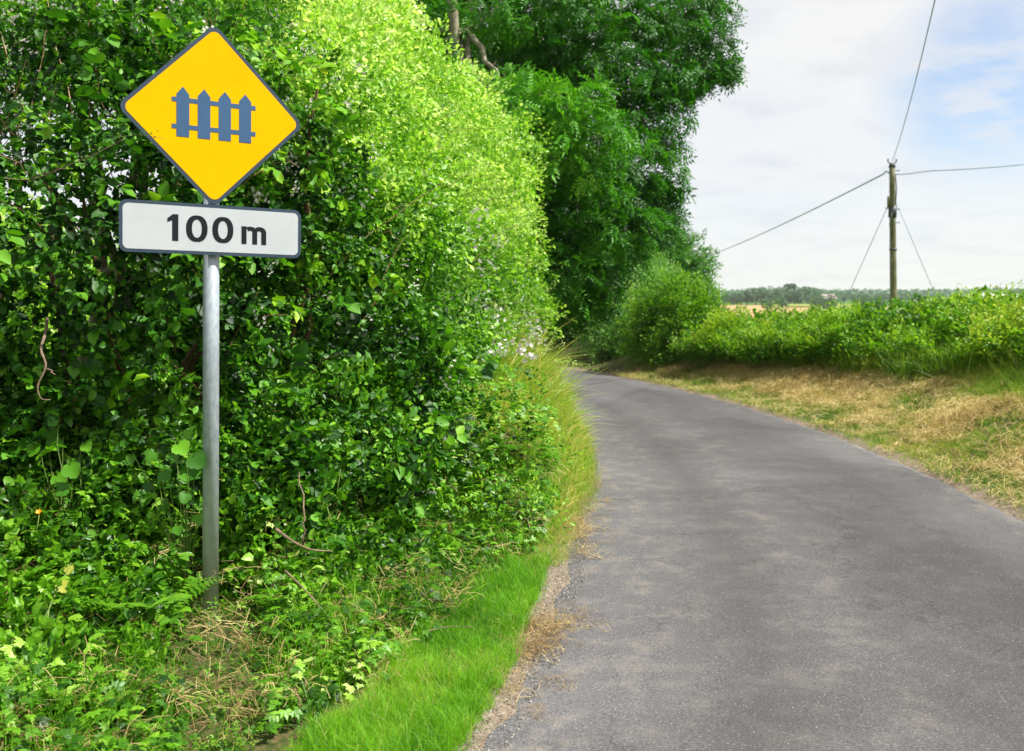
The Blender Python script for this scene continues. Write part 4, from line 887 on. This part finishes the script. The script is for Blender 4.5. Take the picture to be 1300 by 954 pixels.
for k in range(2):
    xa = mx0+sw/2+.0003+k*.0435; rr_ = .0215
    path = [(xa-.004+rr_-rr_*math.cos(a), zb0+xh-.0095-.018+.018*math.sin(a)) for a in np.linspace(math.pi*.28, math.pi, 12)]
    path = [(x, z) for x, z in path]+[(path[-1][0], zb0)]
    stroke(bm, path, lambda tv: .0185+.0045*abs(tv.y), Y0-.0004*k, Y1, False)
bmesh.ops.recalc_face_normals(bm, faces=bm.faces); me = bpy.data.meshes.new('lettering'); bm.to_mesh(me); bm.free(); me.materials.append(M['ink']); o = bpy.data.objects.new('lettering', me); COL.objects.link(o); o.parent = dp
# brackets: a rail on the back of each panel and a clip round the post
for par, zc, half in ((wp, DZ+.2, .17), (wp, DZ-.2, .17), (dp, PZ+.06, .38), (dp, PZ-.06, .38)):
    slab('rail', [(-half, zc-.012), (half, zc-.012), (half, zc+.012), (-half, zc+.012)], FR+.0042, FR+.021, M['steel'], par)
    bm = bmesh.new(); bmesh.ops.create_cone(bm, cap_ends=True, segments=32, radius1=.041, radius2=.041, depth=.026); bmesh.ops.translate(bm, verts=bm.verts, vec=(0, .0006, zc))
    me = bpy.data.meshes.new('clip'); bm.to_mesh(me); bm.free(); me.materials.append(M['steel']); o = bpy.data.objects.new('clip', me); COL.objects.link(o); o.parent = par

# a shoot of bramble that crosses the lower left edge of the diamond
g = Geo(); a = W(120, 190, 4.75); b = W(207, 176, 4.13)
bs = empty('bramble_shoot', a); tag(bs, 'thin leafy bramble shoot reaching over the lower left edge of the diamond', 'shoot')
tube(g, curve_pts(a, b, .04, 8, .004), np.linspace(.003, .001, 8), 5, .6); sub(g.build('stem', M['stalk']), bs)
g = Geo(); P = curve_pts(a, b, .04, 22, .012); place(g, [leaf_lo(.016, .6)+(np.zeros(4),)], P, norm(rng.normal(size=(22, 3))), 1.2, np.full(22, .5)); sub(g.build('leaves', M['bramble']), bs)

# ------------------------------------------------------------------ utility pole and wires
ux, uy = 14.95, 37.0; uz = float(gz(ux, uy))
top = W(1132.5, 209, uy)
up_ = empty('utility_pole', (ux, uy, uz)); tag(up_, 'mossy wooden utility pole standing behind the right hedge', 'utility pole')
base = np.array([ux, uy, uz]); tp = np.array(top)
m, t, p, o = newmat('mossy_wood'); tc = N(t, 'ShaderNodeTexCoord'); n = N(t, 'ShaderNodeTexNoise', Scale=3, Detail=8, Roughness=.7); t.links.new(tc.outputs['Object'], n.inputs['Vector'])
r = ramp(t, [(.35, (.07, .07, .03)), (.55, (.14, .135, .06)), (.7, (.24, .22, .14))]); t.links.new(n.outputs[0], r.inputs[0]); t.links.new(r.outputs[0], p.inputs['Base Color']); p.inputs['Roughness'].default_value = .9
M['pole'] = m; M['dark'] = plain('dark_metal', (.035, .04, .045), .5); M['cable'] = plain('cable_sheath', (.20, .25, .32), .5); M['guy'] = plain('guy_wire', (.28, .34, .42), .5)
g = Geo(); PT = np.linspace(base, tp, 12); tube(g, PT, np.linspace(.14, .105, 12), 14, .5); sub(g.build('shaft', M['pole'], smooth=True), up_)
ax = lambda z: base+(tp-base)*((z-base[2])/(tp[2]-base[2]))
zof = lambda py: W(1135, py, uy).z
g = Geo(); tube(g, [ax(zof(213)), ax(zof(209))+[0, 0, .03]], [.13, .11], 12); sub(g.build('cap', M['dark']), up_)
for s in (-1, 1):
    g = Geo(); c = tp+[0, 0, .03]; tube(g, [c, c+[s*.08, 0, .02], c+[s*.15, 0, .06], c+[s*.17, 0, .14], c+[s*.14, 0, .19]], [.02, .02, .025, .03, .02], 8); sub(g.build('insulator', M['dark'], smooth=True), up_)
g = Geo(); c = ax(zof(257)); tube(g, [c+[-.16, -.05, -.22], c+[-.16, -.05, .22]], .07, 8); sub(g.build('junction_box', M['pole']), up_)
g = Geo(); c = ax(zof(267)); tube(g, [c+[0, 0, -.28], c+[0, 0, .16]], .155, 12); sub(g.build('cable_joint', M['dark'], smooth=True), up_)
g = Geo(); c = ax(zof(317)); tube(g, [c+[0, 0, -.04], c+[0, 0, .04]], .145, 12); sub(g.build('band', M['dark'], smooth=True), up_)
g = Geo()
tube(g, [ax(zof(222))+[.06, -.17, 0], ax(zof(240))+[.1, -.15, 0], ax(zof(262))+[.04, -.19, 0]], .022, 6); tube(g, [ax(zof(270))+[-.09, -.18, 0], ax(zof(285))+[-.18, -.14, 0], ax(zof(298))+[-.13, -.15, 0]], .018, 6)
sub(g.build('down_cable', M['dark'], smooth=True), up_)
for py, s in ((217, 1), (265, -1), (266, 1), (283, 1)):
    g = Geo(); c = ax(zof(py)); tube(g, [c, c+[s*.27, 0, 0], c+[s*.28, 0, .04]], .016, 6); sub(g.build('step_bolt', M['dark']), up_)
for py0, px1, py1 in ((249, 1058, 400), (246, 1206, 400)):
    g = Geo(); a = ax(zof(py0)); e = np.array(W(px1, py1, uy+.3)); e[2] = float(gz(e[0], e[1]))+.02; s_ = (e[0]-a[0]); tube(g, curve_pts(a, e, 0, 4), .014, 5); sub(g.build('guy_wire', M['guy']), up_)
def wire(label, pts, sag, r):
    g = Geo()
    for (a, b), s_ in zip(zip(pts[:-1], pts[1:]), sag): tube(g, curve_pts(a, b, s_, 24), r, 6, .5, True)
    tag(g.build('overhead_cable', M['cable'], smooth=True), label, 'cable')
a0 = ax(zof(220)); cl = W(1122, 221, 38)
wire('thick overhead cable sloping down from the pole to the left behind the trees', [tuple(a0+[-.12, 0, .0]), tuple(cl), tuple(W(890, 328, 97)), tuple(W(826, 352, 150))], [.08, -.25, -.1], .03)
wire('slightly sagging cable running from the pole to the right', [tuple(a0+[.12, 0, -.05]), tuple(W(1166, 219, 37)), tuple(W(1182, 217, 37)), tuple(W(1300, 209, 37)), (48, 37.5, 7.6)], [-.02, -.0, -.03, -.3], .024)
wire('thin cable rising steeply from the pole top to the upper edge', [tuple(tp+[-.0, 0, .12]), tuple(W(1187, 0, 17)), (.2, -3, 7.4), (-6, -20, 7.2)], [-.25, -.2, 0], .011)

# ------------------------------------------------------------------ far trees and houses
def far_tree(name, r, w, h, label, group, loc):
    e = empty(name, loc); tag(e, label, 'tree', group)
    g = Geo(); P = []; D = []
    for k in range(9):
        c = np.array([r.uniform(-.32, .32)*w, r.uniform(-.32, .32)*w, h*r.uniform(.35, .82)]); rad = w*r.uniform(.2, .32); d = norm(r.normal(size=(130, 3))); P.append(c+d*rad*[1, 1, .85]*r.uniform(.75, 1.05, (130, 1))); D.append(d)
    P = np.concatenate(P); D = np.concatenate(D); k = P[:, 2] > .3; P, D = P[k], D[k]
    v, t_ = leaf_lo(1, .9, .1, .1); scatter(g, [(v, t_, np.zeros(4))], P, basis(D+r.normal(size=D.shape)*.7, D+[0, 0, .6]), r.uniform(.35, .7, len(P))*w/7, np.clip(.5+r.normal(size=len(P))*.2, 0, 1))
    o = g.build('crown', M['far']); o.parent = e
    g = Geo(); tube(g, [(0, 0, -.3), (.1, 0, h*.4), (0, 0, h*.7)], [w*.04, w*.03, w*.012], 7); o = g.build('trunk', M['bark']); o.parent = e; return e
protos = []
spots = []
rr0 = np.random.default_rng(8)
for px in np.arange(912, 1062, 9.5): spots.append((px+rr0.uniform(-3, 3), 425+rr0.uniform(-8, 25), rr0.uniform(.8, 1.15)*np.interp(px, [912, 960, 1010, 1060], [.75, 1.0, 1.15, .75])))
for px in (975, 988, 1040, 1052, 1096, 1118, 1142, 1150): spots.append((px, rr0.uniform(250, 330), rr0.uniform(.45, .7)))
for px in np.arange(1062, 1180, 10): spots.append((px+rr0.uniform(-4, 4), 520+rr0.uniform(-20, 40), rr0.uniform(.6, .8)))
for px in np.arange(1255, 1320, 8): spots.append((px+rr0.uniform(-4, 4), 500+rr0.uniform(-20, 40), rr0.uniform(.5, .75)))
GR = 'trees along the far field edges'; LB = 'distant bluish green tree in the far field hedgerows'
for i, (px, d, s) in enumerate(spots):
    x = ang(px)*d; loc = (x, d, float(gz(x, d)))
    if i < 4:
        e = far_tree('field_tree', np.random.default_rng(i), 8.5, 7.2, LB, GR, loc); protos.append(e); e.scale = (s, s, s)
    else:
        src = protos[i % 4]; e = src.copy(); COL.objects.link(e); e.location = loc; e.rotation_euler = (0, 0, rr0.uniform(0, 6)); e.scale = (s*rr0.uniform(.9, 1.3), s, s)
        for ch in list(src.children):
            c = ch.copy(); COL.objects.link(c); c.parent = e
# umbrella-topped trees on the skyline
tl = empty('pine_tree', (ang(1003)*445, 445, float(gz(ang(1003)*445, 445)))); tag(tl, 'flat-topped distant tree standing above the skyline wood', 'tree')
g = Geo(); blob(g, [(leaf_lo(1, .9, .1, .1))+(np.zeros(4),)], (ang(1003)*445, 445, float(tl.location.z)+8.4), (2.8, 2.5, .9), 500, .3, .9); sub(g.build('crown', M['far']), tl)
g = Geo(); tube(g, [tl.location, (tl.location.x, 445, tl.location.z+8)], [.3, .15], 7); sub(g.build('trunk', M['bark']), tl)
# the far wood as one mass on the ridge
g = Geo(); n = 26000
px = rng.uniform(905, 1380, n); d = rng.uniform(760, 960, n); x = (px-650)/FPX*d; hh = (7+2.5*fbm(np.stack([x/14, d/14, d*0], -1), 1, 9)+1.5*fbm(np.stack([x/40, d*0, d*0], -1), 1, 3))
z = gz(x, d)+rng.uniform(0, 1, n)**.45*hh; P = np.stack([x, d, z], -1); v, t_ = leaf_lo(1, .9, .1, .1)
scatter(g, [(v, t_, np.zeros(4))], P, basis(rng.normal(size=(n, 3)), np.array([0, -.5, .8])+rng.normal(size=(n, 3))*.5), rng.uniform(1.6, 3.2, n), np.clip(.4+rng.normal(size=n)*.2, 0, 1))
tag(g.build('far_wood', M['far']), 'distant wood covering the ridge on the skyline', 'wood', kind='stuff')
def house(label, px, d, w, dep, h, rh_, wallc, roofc, rot=0):
    x = ang(px)*d; e = empty('house', (x, d, float(gz(x, d))), (0, 0, rot)); tag(e, label, 'house')
    bm = bmesh.new(); bmesh.ops.create_cube(bm, size=1, matrix=Matrix.Translation((0, 0, h/2))@Matrix.Diagonal((w, dep, h, 1))); me = bpy.data.meshes.new('wall'); bm.to_mesh(me); bm.free()
    me.materials.append(plain('house_wall', wallc, .8)); o = bpy.data.objects.new('wall', me); COL.objects.link(o); o.parent = e
    W2, D2 = w/2+.3, dep/2+.4; V = [(-W2, -D2, h+.01), (W2, -D2, h+.01), (W2, D2, h+.01), (-W2, D2, h+.01), (-W2, 0, h+rh_), (W2, 0, h+rh_)]; F = [(0, 1, 5, 4), (2, 3, 4, 5), (0, 4, 3), (1, 2, 5), (0, 3, 2, 1)]
    me = bpy.data.meshes.new('roof'); me.from_pydata(V, [], F); me.materials.append(plain('house_roof', roofc, .7)); o = bpy.data.objects.new('roof', me); COL.objects.link(o); o.parent = e
    for k in (-1, 1):
        wd = slab('window', [(k*w*.25-.5, 1.2), (k*w*.25+.5, 1.2), (k*w*.25+.5, 2.3), (k*w*.25-.5, 2.3)], -dep/2-.05, -dep/2+.02, M['dark'], e)
house('small pinkish white distant farmhouse between the trees on the skyline', 1051, 418, 5.5, 5, 2.7, 2.0, (.75, .68, .66), (.45, .36, .34))
house('long pale-roofed distant farm building near the right edge', 1262, 470, 13, 9, 2.6, 2.2, (.75, .75, .75), (.80, .80, .80))
house('pinkish distant cottage left of the long pale-roofed farm building', 1238, 500, 9, 7, 2.6, 2.0, (.72, .66, .64), (.62, .48, .46))
house('grey-blue distant shed right of the long pale-roofed farm building', 1288, 490, 10, 7, 2.6, 1.6, (.55, .62, .70), (.60, .66, .74))

# ------------------------------------------------------------------ air
bm = bmesh.new(); S_ = 12400.0; bmesh.ops.create_cube(bm, size=1, matrix=Matrix.Translation((0, 0, 14))@Matrix.Diagonal((S_, S_, 36, 1)))
lo = min(v.co.z for v in gr.data.vertices)-1; hi = max(v.co.z for v in gr.data.vertices)+16
for v in bm.verts: v.co.z = lo if v.co.z < 10 else hi
ext = max(abs(c) for v in gr.data.vertices for c in v.co[:2])+20
for v in bm.verts: v.co.x = math.copysign(ext, v.co.x); v.co.y = math.copysign(ext, v.co.y)
me = bpy.data.meshes.new('haze'); bm.to_mesh(me); bm.free(); hz = bpy.data.objects.new('haze', me); COL.objects.link(hz)
m = bpy.data.materials.new('haze_air'); m.use_nodes = True; m.node_tree.nodes.clear(); t = m.node_tree
pv = N(t, 'ShaderNodeVolumePrincipled'); pv.inputs['Color'].default_value = (.88, .93, 1, 1); pv.inputs['Density'].default_value = .00017; pv.inputs['Anisotropy'].default_value = .2
o = t.nodes.new('ShaderNodeOutputMaterial'); t.links.new(pv.outputs[0], o.inputs['Volume']); me.materials.append(m)
tag(hz, 'thin pale summer haze that softens the far woods', 'haze', kind='stuff')
scene.cycles.volume_bounces = 1
